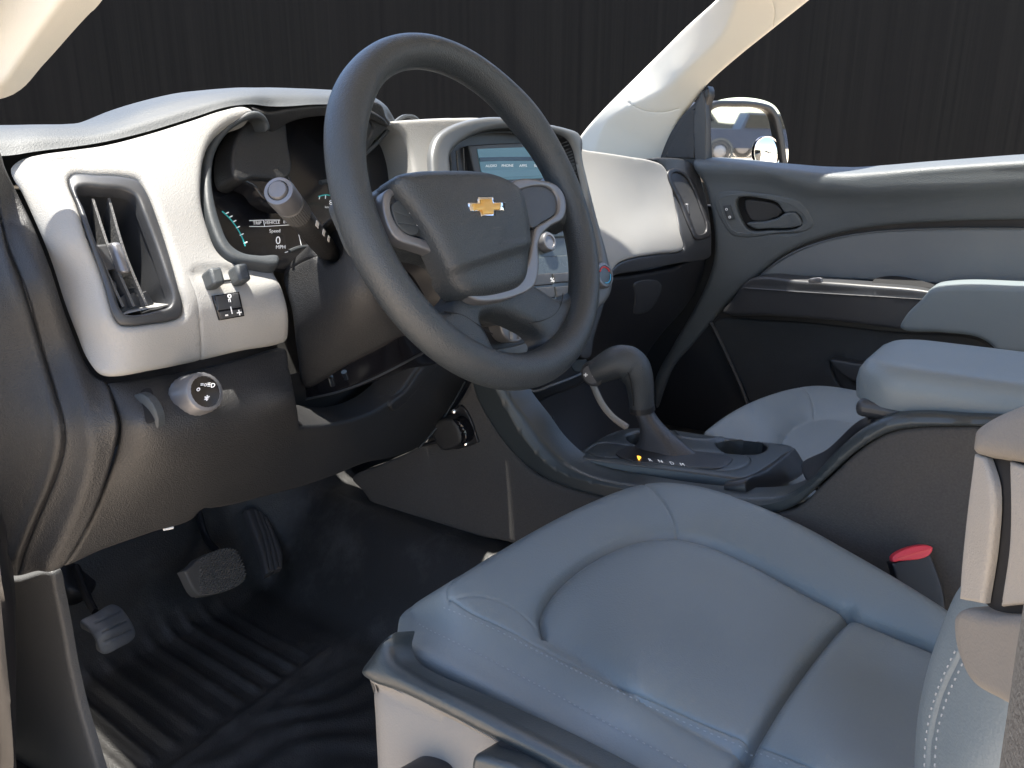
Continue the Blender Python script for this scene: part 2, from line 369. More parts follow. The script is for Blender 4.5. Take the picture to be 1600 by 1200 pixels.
relief('spoke_panel', [(612, 306), (650, 298), (680, 330), (700, 380), (650, 368), (630, 360), (614, 338)], WP.off(.009), M['dark2'], sw, edge=.001, thick=.01, step=8)
ab = [(623, 276), (628, 269), (650, 263), (700, 261), (745, 262), (775, 267), (800, 278), (817, 292), (828, 325), (836, 365), (840, 400), (838, 425), (828, 441), (800, 452), (765, 457), (742, 454), (722, 436), (700, 402), (680, 366), (655, 325), (633, 295)]
ABS = WP.off(.026)
def abfn(q):
    # falls away to a lower shelf near the bottom, soft shoulder at the upper edge
    c = np.array([745, 345.]); a = (q-c)@np.array([.30, .95])
    return .004*np.exp(-((a+5)/55)**2) - .006/(1+np.exp(-(a-62)/4.5)) + .002*np.exp(-((a-58)/6)**2)
relief('airbag_cover', ab, ABS, M['wheel'], sw, edge=.012, thick=.03, step=6, dome=.004, fn=abfn)
# emblem
e0 = np.array([762, 321.]); ex = np.array([1, -.02]); ey = np.array([.08, 1.])
bt = [(-26, -4.5), (-11, -4.5), (-11, -12.5), (10, -12.5), (11.5, -4.5), (26, -4.5), (24.5, 7), (12, 7), (11, 15), (-9, 15), (-10, 7), (-23, 7)]
def btp(s): return [tuple(e0+ex*(x+(.0 if y < 0 else 0))*s+ey*(y-1.2)*s+np.array([0, 1.2]))+('c',) for x, y in bt]
EM = relief('emblem', btp(1.12), ABS.off(.0095), M['chrome'], sw, edge=.0012, thick=.006, step=4, ring=False)
M['gold'] = mat('gold_emblem', (.62, .36, .10), .38, metal=.55, var=.1, vscale=300)
relief('emblem_face', btp(.84), ABS.off(.0112), M['gold'], EM, edge=.0006, thick=.003, step=4, ring=False)
M['relief_text'] = mat('embossed_lettering', (.035, .036, .04), .35, var=0)
text('embossed_lettering', 'AIRBAG', 790, 382, 9, ABS, M['relief_text'], sw, off=.010, du=(1, -.04), dv=(.25, -.95))
text('embossed_lettering', 'SRS', 788, 365, 9, ABS, M['relief_text'], sw, off=.0105, du=(1, -.04), dv=(.25, -.95))
# cruise buttons
pod = relief('cruise_buttons', [(614, 318), (624, 313), (636, 322), (648, 334), (655, 352), (652, 366), (640, 366), (626, 356), (616, 338)], WP.off(.0125), M['pad'], sw, edge=.001, thick=.006, step=5, grooves=[([(618, 331), (632, 336), (650, 341)], .0006, .0005), ([(622, 348), (638, 350), (653, 352)], .0006, .0005)])
for s_, u_, v_, h_ in (('ON', 627, 326, 8), ('RES', 643, 343, 7), ('-', 626, 341, 12), ('SET', 641, 360, 7)): text('button_mark', s_, u_, v_, h_, WP, M['white'], pod, off=.0134, du=(.96, .25), dv=(.2, -.97))

# ================================================================ column
CS = Surf([(450, 450, dict(y=.185)), (470, 560, dict(y=.175)), (530, 345, dict(y=.115)), (545, 450, dict(y=.095)), (590, 470, dict(y=.075)), (640, 530, dict(y=.085)), (560, 570, dict(y=.13)), (480, 400, dict(y=.165)), (700, 500, dict(y=.10)), (620, 400, dict(y=.07)), (700, 350, dict(y=.08))])
scn = thing('steering_column', 'dark grey steering column shroud between the instrument cluster and the wheel', 'steering column', (-.4, .1, .55))
relief('column_shroud', [(440, 424), (455, 404), (475, 385), (505, 345), (530, 330), (560, 325), (640, 330), (730, 370), (760, 440), (740, 520), (690, 545), (640, 528), (600, 548), (540, 578), (475, 610), (462, 560), (452, 490)], CS, M['dark'], scn, [[(489, 374), (500, 362), (520, 342), (532, 336), (535, 350), (532, 380), (526, 402), (510, 411), (497, 402)]], edge=.008, thick=.05, step=8,
       grooves=[([(445, 424), (470, 410), (492, 400)], .0012, .0012)])
relief('stalk_socket', [(480, 360), (540, 325), (545, 400), (512, 425), (482, 400)], Off(CS, -.025), M['void'], scn, edge=0, thick=.001, step=20)
LS = Off(CS, -.012)
relief('lower_cover', [(470, 606), (540, 574), (600, 544), (645, 522), (690, 540), (700, 570), (650, 588), (590, 610), (520, 628), (473, 634)], LS, M['gloss'], scn, edge=.004, thick=.05, step=8)
line('cover_lip', [(473, 634), (530, 622), (590, 600), (640, 576), (680, 552)], LS, .0016, M['dark2'], scn, off=.001)
for u_ in (516, 538): 
    a_, b_ = LS(np.array([[u_, 600-(u_-516)*.35], [u_+4, 612-(u_-516)*.45]])); tube('bracket_pin', [a_, b_], .0035, M['chrome'], scn, 10, 1)
# indicator stalk
st = thing('indicator_stalk', 'grey indicator stalk with round silver end button left of the steering wheel', 'control stalk', P(512, 392, x=-.44))
a_ = P(512, 392, x=-.445); b_ = P(434, 297, x=-.552); d_ = (b_-a_)/np.linalg.norm(b_-a_); Ls = np.linalg.norm(b_-a_)
lathe('stalk_arm', [(.010, -.01), (.0115, .01), (.012, Ls*.45), (.0125, Ls*.62), (.0118, Ls*.63)], a_, d_, M['dark'], st)
tw = lathe('twist_grip', [(.0118, Ls*.635), (.0132, Ls*.645), (.0136, Ls*.80), (.0118, Ls*.81)], a_, d_, M['grey'], st, seg=72, flute=.02)
ce = lathe('end_cap', [(.0120, Ls*.815), (.0138, Ls*.825), (.0142, Ls*.95), (.0132, Ls*.99), (.0098, Ls*.995), (.0092, Ls*.975), (0, Ls*.975)], a_, d_, M['silverp'], st)
lathe('end_button', [(.0086, Ls*.97), (.0088, Ls*1.0), (.0078, Ls*1.012), (0, Ls*1.014)], a_, d_, M['silverp'], ce)
side_ = CAM-a_; side_ -= d_*(side_@d_); side_ /= np.linalg.norm(side_); oth_ = np.cross(d_, side_)
for k_, (h_, s_) in enumerate(((.72, .010), (.5, .011), (.36, .009), (.25, .007))):
    q_ = a_+d_*Ls*h_+(side_*.72+oth_*.0-(np.cross(d_, side_))*-.68)*.0128; hull_box('stalk_mark', q_, d_*s_*.35, np.cross(d_, (q_-a_-d_*Ls*h_))*.22, (q_-a_-d_*Ls*h_)*.02, M['white'], st, bevel=0)
# ================================================================ dashboard
dash = thing('dashboard', 'two-tone dashboard with pale grey trim panels over dark plastic running across the cab', 'dashboard', (0, .25, .45))
DS = Surf([(60, 250, dict(y=.215)), (150, 226, dict(y=.215)), (385, 165, dict(y=.215)), (100, 285, dict(y=.183)), (310, 300, dict(y=.17)), (200, 520, dict(y=.106)), (300, 497, dict(y=.108)), (380, 470, dict(y=.107)), (445, 430, dict(y=.125)), (452, 482, dict(y=.108)), (455, 538, dict(y=.122)), (165, 590, dict(y=.118)), (310, 567, dict(y=.118)), (13, 262, dict(y=.235)), (82, 430, dict(y=.178)), (118, 535, dict(y=.16)), (160, 500, dict(y=.118)), (110, 380, dict(y=.148)), (230, 380, dict(y=.138)), (400, 410, dict(y=.135)), (330, 395, dict(y=.138)), (700, 400, dict(y=.13))])
left_o = [(11, 262), (26, 246), (60, 236), (110, 229), (160, 222), (230, 205), (300, 184), (350, 168), (384, 163), (398, 171), (392, 180), (360, 192), (335, 212), (322, 240), (317, 280), (319, 320), (330, 360), (342, 388), (360, 404), (388, 412), (420, 416), (432, 417, 'c'), (438, 432), (447, 455), (454, 482), (455, 515), (451, 536), (440, 541), (380, 552), (315, 567), (240, 582), (180, 591), (150, 586), (130, 562), (112, 520), (95, 475), (74, 410), (50, 350), (28, 300)]
vent_o = [(106, 276), (112, 270), (150, 270), (200, 274), (218, 280), (232, 300), (250, 345), (268, 400), (282, 450), (289, 480), (286, 494), (272, 501), (240, 506), (205, 510), (186, 508), (176, 496), (158, 440), (138, 375), (118, 315)]
relief('trim_panel', left_o, DS, M['silver'], dash, [vent_o], edge=.007, thick=.02, step=8, grooves=[([(313, 500), (315, 530), (316, 568)], .0012, .0018), ([(296, 432), (308, 465), (313, 502)], .0007, .0006), ([(80, 251), (100, 247), (122, 248)], .0012, .0012)],
       fn=lambda q: -.004*(1/(1+np.exp((q[:, 0]-297-(q[:, 1]-420)*.25)/1.6)))*(1/(1+np.exp(-(q[:, 1]-418+(q[:, 0]-300)*.1)/1.6)))*0-.003/(1+np.exp(-(q[:, 1]-(421-(q[:, 0]-300)*.10))/1.2))/(1+np.exp(-(q[:, 0]-300)/2.0))*np.exp(-((q[:, 1]-421)/14)**2))
# left vent: dark frame, deep box, upright vanes
vent = lambda: None
fr = relief('vent_frame', vent_o, Off(DS, -.001), M['dark2'], dash, [[(120, 292), (128, 288), (165, 290), (196, 294), (212, 302), (226, 330), (245, 380), (262, 430), (272, 465), (268, 478), (245, 486), (215, 492), (196, 490), (186, 478), (172, 440), (152, 380), (132, 325)]], edge=.003, thick=.012, step=6)
vin = [(118, 288), (128, 284), (196, 290), (214, 300), (230, 330), (262, 425), (274, 466), (268, 480), (215, 494), (192, 492), (180, 470), (150, 380), (128, 320)]
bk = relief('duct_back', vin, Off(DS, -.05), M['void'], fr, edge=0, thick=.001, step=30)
def wall(name, loop, S, d0, d1, m, parent, n0=None):
    q = cr(loop, 5); A = Off(S, d0)(q); B = Off(S, d1)(q); k = len(q); V = list(A)+list(B)
    return mesh(name, V, [(i, (i+1) % k, k+(i+1) % k, k+i) for i in range(k)], m, parent)
wall('duct_wall', vin, DS, -.006, -.05, M['dark2'], fr)
b0_ = Off(DS, -.004)([[196, 490], [268, 474]]); b1_ = Off(DS, -.05)([[190, 462], [262, 440]]); mesh('duct_floor', [b0_[0], b0_[1], b1_[1]+np.array([0, 0, .004]), b1_[0]+np.array([0, 0, .004])], [(0, 1, 2, 3)], M['silver'], fr)
for k_, (u0, u1) in enumerate(((120, 196), (148, 218), (175, 240))):
    S0 = Off(DS, -.010)(np.array([[u0, 296.], [(u0+u1)/2-3, 385], [u1, 474.]])); S1 = Off(DS, -.036)(np.array([[u0+8, 298.], [(u0+u1)/2+6, 385], [u1+6, 470.]]))
    V = []; A = cr3(S0, 6); B = cr3(S1, 6); n_ = len(A); dx = np.array([.0011, 0, 0])
    ring_ = []
    for i in range(n_): V += [A[i]-dx, A[i]+dx, B[i]+dx, B[i]-dx]
    F = [(4*i+j, 4*i+(j+1) % 4, 4*i+4+(j+1) % 4, 4*i+4+j) for i in range(n_-1) for j in range(4)]+[(0, 3, 2, 1), (4*n_-4, 4*n_-3, 4*n_-2, 4*n_-1)]
    mesh('vane', V, F, M['grey'], fr, False)
    if k_ == 1: lathe('pivot_knob', [(.0, 0), (.004, 0), (.004, .006), (0, .007)], S0[1]+np.array([0, .004, -.028]), (0, -1, 0), M['dark2'], fr, 12)
for u_, v_ in ((190, 452), (215, 448), (236, 446)):
    q_ = Off(DS, -.016)([[u_, v_]])[0]; tube('vane_foot', [q_, q_+np.array([.004, 0, -.014])], [.004, .0055], M['dark2'], fr, 10, 1, squash=(.5, 1.2))
q_ = Off(DS, -.008)(np.array([[183., 372.], [199, 420]]))
tb = hull_box('vane_slider', (q_[0]+q_[1])/2, np.array([.0042, 0, 0]), (q_[1]-q_[0])/2, np.array([0, -.006, .001]), M['silverp'], fr, bevel=.003)
hull_box('slider_base', (q_[0]+q_[1])/2+np.array([-.006, .012, 0]), np.array([.010, 0, 0]), (q_[1]-q_[0])*.42, np.array([0, -.007, .001]), M['dark2'], fr, bevel=.002)
# dimmer rockers and mirror switch
for k_, (u_, v_) in enumerate(((328, 441), (369, 436))):
    c_ = Off(DS, .006)([[u_, v_]])[0]; e_ = DS([[u_+4, v_+14], [u_-4, v_-14]]); zz = (e_[1]-e_[0])/2
    hull_box('rocker_switch', c_, np.array([.0062, .0, 0]), zz*.95, np.array([0, -.008, .004]), M['silverp'] if 0 else M['pad'], dash, bevel=.003)
line('switch_slot', [(340, 441), (350, 439), (360, 438)], DS, .0008, M['void'], dash, off=.0004)
sp = relief('switch_pad', [(330, 463, 'c'), (372, 457, 'c'), (380, 493, 'c'), (341, 500, 'c')], Off(DS, .003), M['gloss'], dash, edge=.0012, thick=.006, step=5)
relief('switch_key', [(334, 465, 'c'), (369, 460, 'c'), (373, 480, 'c'), (338, 485, 'c')], Off(DS, .0042), M['dark2'], sp, edge=.0006, thick=.002, step=5)
relief('switch_key', [(339, 487, 'c'), (374, 482, 'c'), (377, 491, 'c'), (342, 498, 'c')], Off(DS, .0042), M['dark2'], sp, edge=.0006, thick=.002, step=5)
for s_, u_, v_, h_ in (('-', 349, 490, 17), ('+', 369, 488, 15), ('o', 354, 465, 12), ('l', 357, 485, 14), ('n', 354, 471, 9)): text('switch_mark', s_, u_, v_, h_, DS, M['white'], sp, off=.0056, du=(.98, -.15), dv=(-.22, -.95), bold=.02)

# upper pad with the hood over the gauges
pad_low = [P(-60, 246, y=.235), P(12, 243, y=.228), P(60, 236, y=.225), P(150, 224, y=.222), P(225, 207, y=.222), P(300, 184, y=.222), P(350, 168, y=.222), P(390, 163, y=.222), P(420, 166, y=.222), P(450, 166, y=.218), P(500, 163, y=.215), P(560, 166, y=.215), P(598, 186, y=.22), P(610, 196, y=.235)]
pad_mid = [P(-60, 215, y=.25), P(12, 214, y=.245), P(60, 211, y=.24), P(150, 207, y=.235), P(225, 186, y=.235), P(300, 164, y=.235), P(350, 152, y=.235), P(390, 147, y=.235), P(420, 147, y=.235), P(450, 146, y=.235), P(500, 147, y=.232), P(560, 152, y=.232), P(598, 176, y=.235), P(611, 192, y=.25)]
pad_top = [P(-60, 197, y=.29), P(12, 196, y=.285), P(60, 195, y=.28), P(150, 191, y=.275), P(225, 165, y=.275), P(300, 147, y=.275), P(350, 141, y=.275), P(390, 138, y=.275), P(420, 138, y=.275), P(450, 138, y=.275), P(500, 140, y=.275), P(560, 145, y=.275), P(594, 161, y=.275), P(612, 187, y=.29)]
back1 = [p+np.array([.02, .12, -.004]) for p in pad_top]; back2 = [np.array([p[0]+.03, .60, min(p[2], .74)-.05]) for p in pad_top]; back3 = [np.array([p[0]+.03, .80, .66]) for p in pad_top]
grid_surf('upper_pad', [pad_low, pad_mid, pad_top, back1, back2, back3], M['pad'], dash, k=5, kc=5)
line_pts = [P(0, 205, y=.262)+np.array([0, 0, .001]), P(40, 206, y=.258)+np.array([0, 0, .001]), P(78, 203, y=.258)+np.array([0, 0, .001])]
tube('pad_stitching', line_pts, .0008, M['dark'], dash, 6)
# hood face, under the pad lip
HS = Surf([(400, 180, dict(y=.226)), (600, 190, dict(y=.222)), (500, 170, dict(y=.222)), (430, 280, dict(y=.262)), (520, 280, dict(y=.262)), (640, 220, dict(y=.24)), (650, 260, dict(y=.25)), (330, 200, dict(y=.23))])
relief('hood_lip', [(392, 168), (418, 174), (450, 168), (500, 163), (560, 166), (600, 186), (606, 196), (570, 184), (520, 180), (480, 182), (450, 190), (432, 200), (421, 205), (412, 190)], Off(HS, .004), M['dark'], dash, edge=.003, thick=.02, step=6)

# ---- instrument cluster
cl = tag(thing('instrument_cluster', 'instrument cluster with dark lens, turquoise gauge rings and small trip display behind the wheel', 'instrument cluster', P(430, 400, y=.2)), None, None)
KS = Surf([(330, 230, dict(y=.212)), (400, 180, dict(y=.212)), (320, 320, dict(y=.172)), (355, 392, dict(y=.142)), (432, 412, dict(y=.128)), (420, 300, dict(y=.20)), (600, 190, dict(y=.225)), (640, 290, dict(y=.20)), (520, 430, dict(y=.12))])
bez_o = [(390, 176), (402, 175), (415, 184), (421, 205), (424, 240), (440, 300), (480, 330), (520, 360), (530, 412), (470, 420), (440, 418), (400, 416), (365, 408), (346, 392), (331, 362), (320, 322), (317, 282), (322, 240), (338, 212), (364, 190)]
bez_i = [(390, 186), (401, 184), (411, 190), (414, 206), (418, 240), (440, 290), (480, 330), (515, 362), (520, 405), (470, 408), (440, 406), (405, 404), (374, 397), (356, 382), (341, 352), (331, 316), (327, 280), (332, 244), (347, 216), (368, 197)]
relief('bezel', [(390, 174), (402, 174), (414, 183), (420, 203), (414, 206), (411, 192), (401, 186), (390, 187), (366, 199), (346, 219), (333, 246), (329, 280), (333, 316), (343, 352), (357, 382), (376, 396), (405, 401), (434, 402), (434, 415), (400, 415), (365, 408), (346, 392), (331, 362), (320, 322), (317, 282), (321, 240), (336, 212), (364, 188)], Off(KS, .004), M['pad'], cl, edge=.004, thick=.03, step=5)
GS = Surf([(340, 230, dict(y=.255)), (640, 230, dict(y=.29)), (350, 390, dict(y=.20)), (550, 400, dict(y=.215)), (440, 300, dict(y=.245)), (640, 380, dict(y=.25))])
M['lens'] = mat('gauge_face', (.010, .010, .012), .22, var=.2, vscale=12)
face = relief('gauge_face', [(328, 200), (420, 180), (520, 178), (640, 200), (665, 260), (660, 330), (600, 400), (520, 430), (440, 420), (365, 412), (320, 320)], GS, M['lens'], cl, edge=0, thick=.01, step=16)
relief('left_gauge_hood', [(332, 250), (350, 215), (395, 187), (413, 200), (420, 240), (424, 290), (415, 300), (380, 300), (360, 300), (350, 305), (336, 300)], Off(GS, .035), M['dark'], cl, edge=.004, thick=.03, step=10)
relief('left_gauge_hood', [(336, 296), (378, 296), (424, 288), (428, 338), (400, 336), (382, 325), (372, 312)], Off(GS, .030), M['lens'], cl, edge=.003, thick=.02, step=10)
# right cluster lobe rim
line('lens_rim', [(434, 404), (450, 398), (466, 396)], GS, .002, M['pad'], cl, off=.02)
line('lens_rim', [(476, 303), (490, 300), (505, 290), (520, 276), (560, 240), (590, 208), (606, 196), (622, 196), (636, 212), (644, 240), (650, 275)], GS, .003, M['pad'], cl, off=.03)
M['teal'] = mat('gauge_ring', (.02, .30, .30), .5, var=0, emit=(.03, .45, .45), estr=.10)
M['lit'] = mat('display_lettering', (.7, .7, .7), .5, var=0, emit=(.8, .85, .9), estr=.12)
line('gauge_ring', [(336, 338), (347, 348), (358, 362), (367, 378), (372, 392)], GS, .0007, M['teal'], cl, off=.012)
for k_ in range(6):
    t_ = k_/5; u_ = 341+t_*29; v_ = 342+t_*46-6*math.sin(t_*3.14); line('gauge_tick', [(u_, v_), (u_+5, v_-2.5)], GS, .0006, M['lit'], cl, off=.012)
line('gauge_ring', [(488, 314), (500, 311), (512, 314), (524, 322), (532, 332)], GS, .0007, M['teal'], cl, off=.012)
for k_ in range(5):
    t_ = k_/4; u_ = 490+t_*36; v_ = 313+9*t_*t_-2*math.sin(t_*3.14); line('gauge_tick', [(u_, v_), (u_-1+2*t_, v_+5)], GS, .0005, M['lit'], cl, off=.012)
text('gauge_number', '80', 509, 324, 11, GS, M['lit'], cl, off=.013, du=(1, -.02))
text('gauge_number', 'km/h', 502, 331, 5, GS, M['lit'], cl, off=.013)
for s_, u_, v_, h_ in (('TRIP', 390, 357, 7), ('VEHICLE', 414, 356, 6.5), ('ECO', 438, 355, 6.5), ('Speed', 418, 369, 7.5), ('0', 423, 384, 17), ('MPH', 427, 394, 8), ('l', 451, 366, 10)): text('display_lettering', s_, u_, v_, h_, GS, M['lit'], cl, off=.013, du=(.98, -.03), dv=(0, -1))
for pts_ in ([(378, 353), (400, 352), (402, 361)], [(402, 362), (449, 359)], [(378, 362), (402, 362)], [(402, 352), (426, 352)], [(452, 358), (460, 392)], [(434, 402), (462, 393)]): line('display_line', [p+('c',) for p in pts_], GS, .00035, M['lit'], cl, off=.0128)

# ---- dark end of the dash and knee panel
ES = Surf([(0, 240, dict(x=-.735)), (12, 262, dict(x=-.722)), (80, 430, dict(x=-.722)), (118, 535, dict(x=-.712)), (165, 592, dict(y=.130)), (182, 650, dict(y=.102)), (180, 700, dict(y=.106)), (150, 790, dict(y=.135)), (20, 900, dict(x=-.775)), (90, 660, dict(x=-.745)), (35, 440, dict(x=-.742)), (0, 700, dict(x=-.775)), (100, 890, dict(y=.17))])
relief('end_panel', [(-30, 230, 'c'), (0, 236), (10, 262), (30, 305), (52, 352), (76, 412), (97, 477), (114, 522), (132, 565), (150, 588), (164, 595), (179, 640), (184, 668), (178, 705), (163, 755), (143, 808), (116, 860), (98, 886), (60, 893), (22, 902), (0, 895), (-30, 880, 'c')], ES, M['dark'], dash, edge=.003, thick=.012, step=6,
       grooves=[([(-10, 300), (10, 380), (38, 450), (66, 545), (88, 620), (99, 665), (99, 700), (84, 752), (58, 812), (36, 868), (28, 896)], .0016, .003), ([(30, 360), (62, 430), (96, 530), (124, 600), (140, 655), (146, 700), (136, 750), (108, 820), (78, 880)], .012, -.006), ([(-10, 300), (8, 400), (28, 460), (56, 550), (78, 625), (89, 668), (88, 700), (74, 752), (48, 812), (26, 868)], .007, -.0035)])
KP = Surf([(165, 596, dict(y=.130)), (300, 574, dict(y=.130)), (450, 546, dict(y=.130)), (220, 625, dict(y=.103)), (320, 612, dict(y=.100)), (440, 590, dict(y=.103)), (220, 655, dict(y=.089)), (320, 645, dict(y=.086)), (450, 620, dict(y=.089)), (200, 720, dict(y=.11)), (350, 720, dict(y=.108)), (100, 890, dict(y=.175)), (240, 835, dict(y=.165)), (400, 790, dict(y=.165)), (500, 765, dict(y=.18)), (470, 680, dict(y=.13)), (560, 700, dict(y=.17)), (640, 700, dict(y=.235)), (700, 640, dict(y=.235)), (740, 590, dict(y=.235)), (620, 640, dict(y=.19)), (180, 700, dict(y=.115))])
relief('knee_panel', [(166, 597, 'c'), (240, 586), (315, 572), (380, 557), (448, 544), (453, 570), (460, 600), (467, 640), (470, 668, 'c'), (510, 664), (560, 652), (600, 634), (630, 606), (650, 576), (668, 556), (690, 560), (712, 575), (735, 590), (718, 625), (690, 665), (655, 700), (610, 717), (575, 724), (530, 742), (480, 760), (430, 774), (330, 797), (320, 797), (300, 815), (240, 834, 'c'), (160, 862), (100, 886), (118, 860), (145, 808), (165, 755), (180, 705), (186, 668), (180, 640)], KP, M['dark'], dash, edge=.004, thick=.04, step=8)
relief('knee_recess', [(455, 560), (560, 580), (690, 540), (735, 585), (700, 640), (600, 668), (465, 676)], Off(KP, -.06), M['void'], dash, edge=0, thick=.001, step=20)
relief('column_lip', [(606, 634), (634, 606), (655, 575), (676, 558), (682, 566), (664, 590), (640, 620), (612, 642)], Off(KP, .004), M['dark'], dash, edge=.003, thick=.02, step=6)
relief('access_flap', [(232, 836), (262, 805), (318, 789), (300, 818)], Off(KP, -.006), M['black'], dash, edge=.001, thick=.01, step=10)
tube('cable_clip', [P(256, 827, y=.17), P(270, 824, y=.17)], .0016, M['white'], dash, 8, 1)
line('panel_edge', [(652, 700), (680, 668), (708, 626), (725, 596)], KP, .0015, M['pad'], dash, off=.002)
# headlamp knob and dimmer wheel
c_ = KP([[300, 620]])[0]; ax_ = np.array([.05, -.93, .37]); ax_ /= np.linalg.norm(ax_)
kb = lathe('lamp_knob', [(.0195, -.004), (.0195, .002), (.018, .004), (.0178, .018), (.0165, .0215), (.0138, .0225), (.0135, .0212)], c_, ax_, M['silverp'], dash, seg=48, flute=.012)
lathe('knob_face', [(.0136, .0213), (0, .0216)], c_, ax_, M['gloss'], kb)
KF = Plane(c_+ax_*.0222, ax_)
def near_(c, ax, h): 
    d = c+ax*h-CAM; zf = d@FV; return 800+1200*(d@RV)/zf, 600-1200*(d@UV)/zf
ku, kv = near_(c_, ax_, .0222)
for s_, a_, b_, h_ in (('o', -12, -4, 12), ('=o=', -1, -11, 10), ('=D', 8, -9, 10), ('*', 1, 14, 20)): text('knob_mark', s_, ku+a_, kv+b_, h_, KF, M['white'], kb, off=.0004, du=(.95, -.1), dv=(.1, -.95), bold=.02)
relief('dimmer_slot', [(220, 612), (235, 607), (240, 620), (244, 655), (230, 662), (224, 640)], Off(KP, .0006), M['void'], dash, edge=0, thick=.001, step=8)
c_ = Off(KP, -.010)([[233, 634]])[0]; lathe('dimmer_wheel', [(.0, -.0042), (.017, -.0042), (.0185, -.003), (.0185, .003), (.017, .0042), (0, .0042)], c_, (1, .1, 0), M['pad'], dash, seg=36, flute=.01)
# ---- centre stack
relief('hood_end', [(560, 165), (585, 158), (598, 164), (606, 184), (612, 192), (606, 202), (592, 214), (576, 236), (556, 262), (548, 240)], Surf([(560, 165, dict(y=.219)), (606, 190, dict(y=.222)), (560, 250, dict(y=.232)), (600, 210, dict(y=.226))]), M['dark'], dash, edge=.004, thick=.04, step=6, grooves=[([(570, 180), (582, 200), (574, 222)], .0012, .002)])
CP = Surf([(700, 240, dict(y=.238)), (760, 188, dict(y=.242)), (800, 270, dict(y=.226)), (905, 235, dict(y=.208)), (870, 390, dict(y=.178)), (950, 430, dict(y=.139)), (800, 480, dict(y=.165)), (900, 560, dict(y=.125)), (850, 610, dict(y=.13)), (640, 230, dict(y=.235)), (650, 300, dict(y=.21))])
relief('trim_panel', [(606, 190), (625, 187), (660, 185), (720, 183), (762, 184), (790, 190), (760, 200), (715, 225), (700, 262), (700, 330), (655, 330), (648, 270), (640, 232), (628, 205)], CP, M['silver'], dash, edge=.006, thick=.05, step=8)
ring_o = [(668, 270), (668, 238), (676, 216), (692, 202), (722, 190), (762, 184), (800, 186), (845, 194), (880, 202), (898, 209), (905, 220), (905, 245), (915, 290), (930, 350), (945, 405), (952, 440), (946, 466), (925, 486), (890, 494), (840, 500), (770, 502), (720, 450), (690, 380), (672, 310)]
ring_i = [(697, 268), (698, 244), (712, 226), (740, 210), (775, 202), (815, 202), (855, 208), (880, 218), (889, 232), (897, 265), (910, 320), (924, 380), (928, 410), (920, 440), (900, 462), (850, 474), (780, 478), (745, 430), (720, 370), (703, 310)]
M['ringm'] = mat('satin_grey_surround', (.085, .09, .095), .4, metal=.1, var=.06)
pod = relief('stack_surround', ring_o, Off(CP, .012), M['ringm'], dash, [ring_i], edge=.008, thick=.06, step=6)
wall('surround_wall', ring_i, CP, .006, -.03, M['black'], pod)
relief('stack_face', [(690, 210), (800, 190), (900, 215), (925, 320), (945, 440), (900, 470), (760, 500), (700, 380)], Off(CP, -.028), M['black'], dash, edge=0, thick=.01, step=20)
scr = relief('infotainment_screen', [(744, 224, 'c'), (870, 218, 'c'), (888, 290, 'c'), (762, 300, 'c')], Off(CP, -.016), M['dark2'], dash, edge=.002, thick=.02, step=12)
M['screen'] = mat('screen_glass', (.06, .12, .14), .14, var=.1, vscale=20, emit=(.10, .22, .26), estr=.07)
flat('screen', [(757, 230, 'c'), (868, 226, 'c'), (880, 274, 'c'), (766, 278, 'c')], Off(CP, -.016), M['screen'], scr, off=.001)
M['screen2'] = mat('screen_bar', (.01, .02, .025), .2, var=0); M['screen3'] = mat('screen_dim', (.09, .17, .20), .2, var=0, emit=(.08, .17, .21), estr=.06)
flat('screen_bar', [(760, 243, 'c'), (868, 242, 'c'), (869, 248, 'c'), (761, 249, 'c')], Off(CP, -.016), M['screen2'], scr, off=.002)
flat('screen_bar', [(763, 263, 'c'), (874, 261, 'c'), (878, 270, 'c'), (765, 274, 'c')], Off(CP, -.016), M['screen3'], scr, off=.002)
for s_, u_ in (('AUDIO', 778), ('PHONE', 803), ('APPS', 827), ('SET', 848)): text('screen_lettering', s_, u_, 256, 5.5, Off(CP, -.016), M['lit'], scr, off=.0022, du=(1, -.02))
for k_, (ua, ub) in enumerate(((704, 709), (714, 719), (724, 729), (734, 738))): 
    line('vent_vane', [(ua, 226+14-k_*4), (ub, 292)], CP, .0016, M['grey'], dash, off=-.014)
for k_, (ua, ub) in enumerate(((872, 893), (880, 901), (887, 909))):
    line('vent_vane', [(ua, 226), ((ua+ub)/2+1, 265), (ub+8, 330)], CP, .0018, M['grey'], dash, off=-.012)
hull_box('vane_slider', Off(CP, -.006)([[902, 300]])[0], np.array([.004, 0, 0]), np.array([0, .002, .014]), np.array([0, -.005, 0]), M['silverp'], dash, bevel=.002)
line('accent_strip', [(893, 270), (903, 305), (915, 345), (922, 378)], CP, .0014, M['chrome'], dash, off=.002)
line('accent_strip', [(704, 240), (716, 226), (742, 212), (780, 205), (830, 206), (870, 214), (884, 224)], CP, .0012, M['pad'], dash, off=-.012)
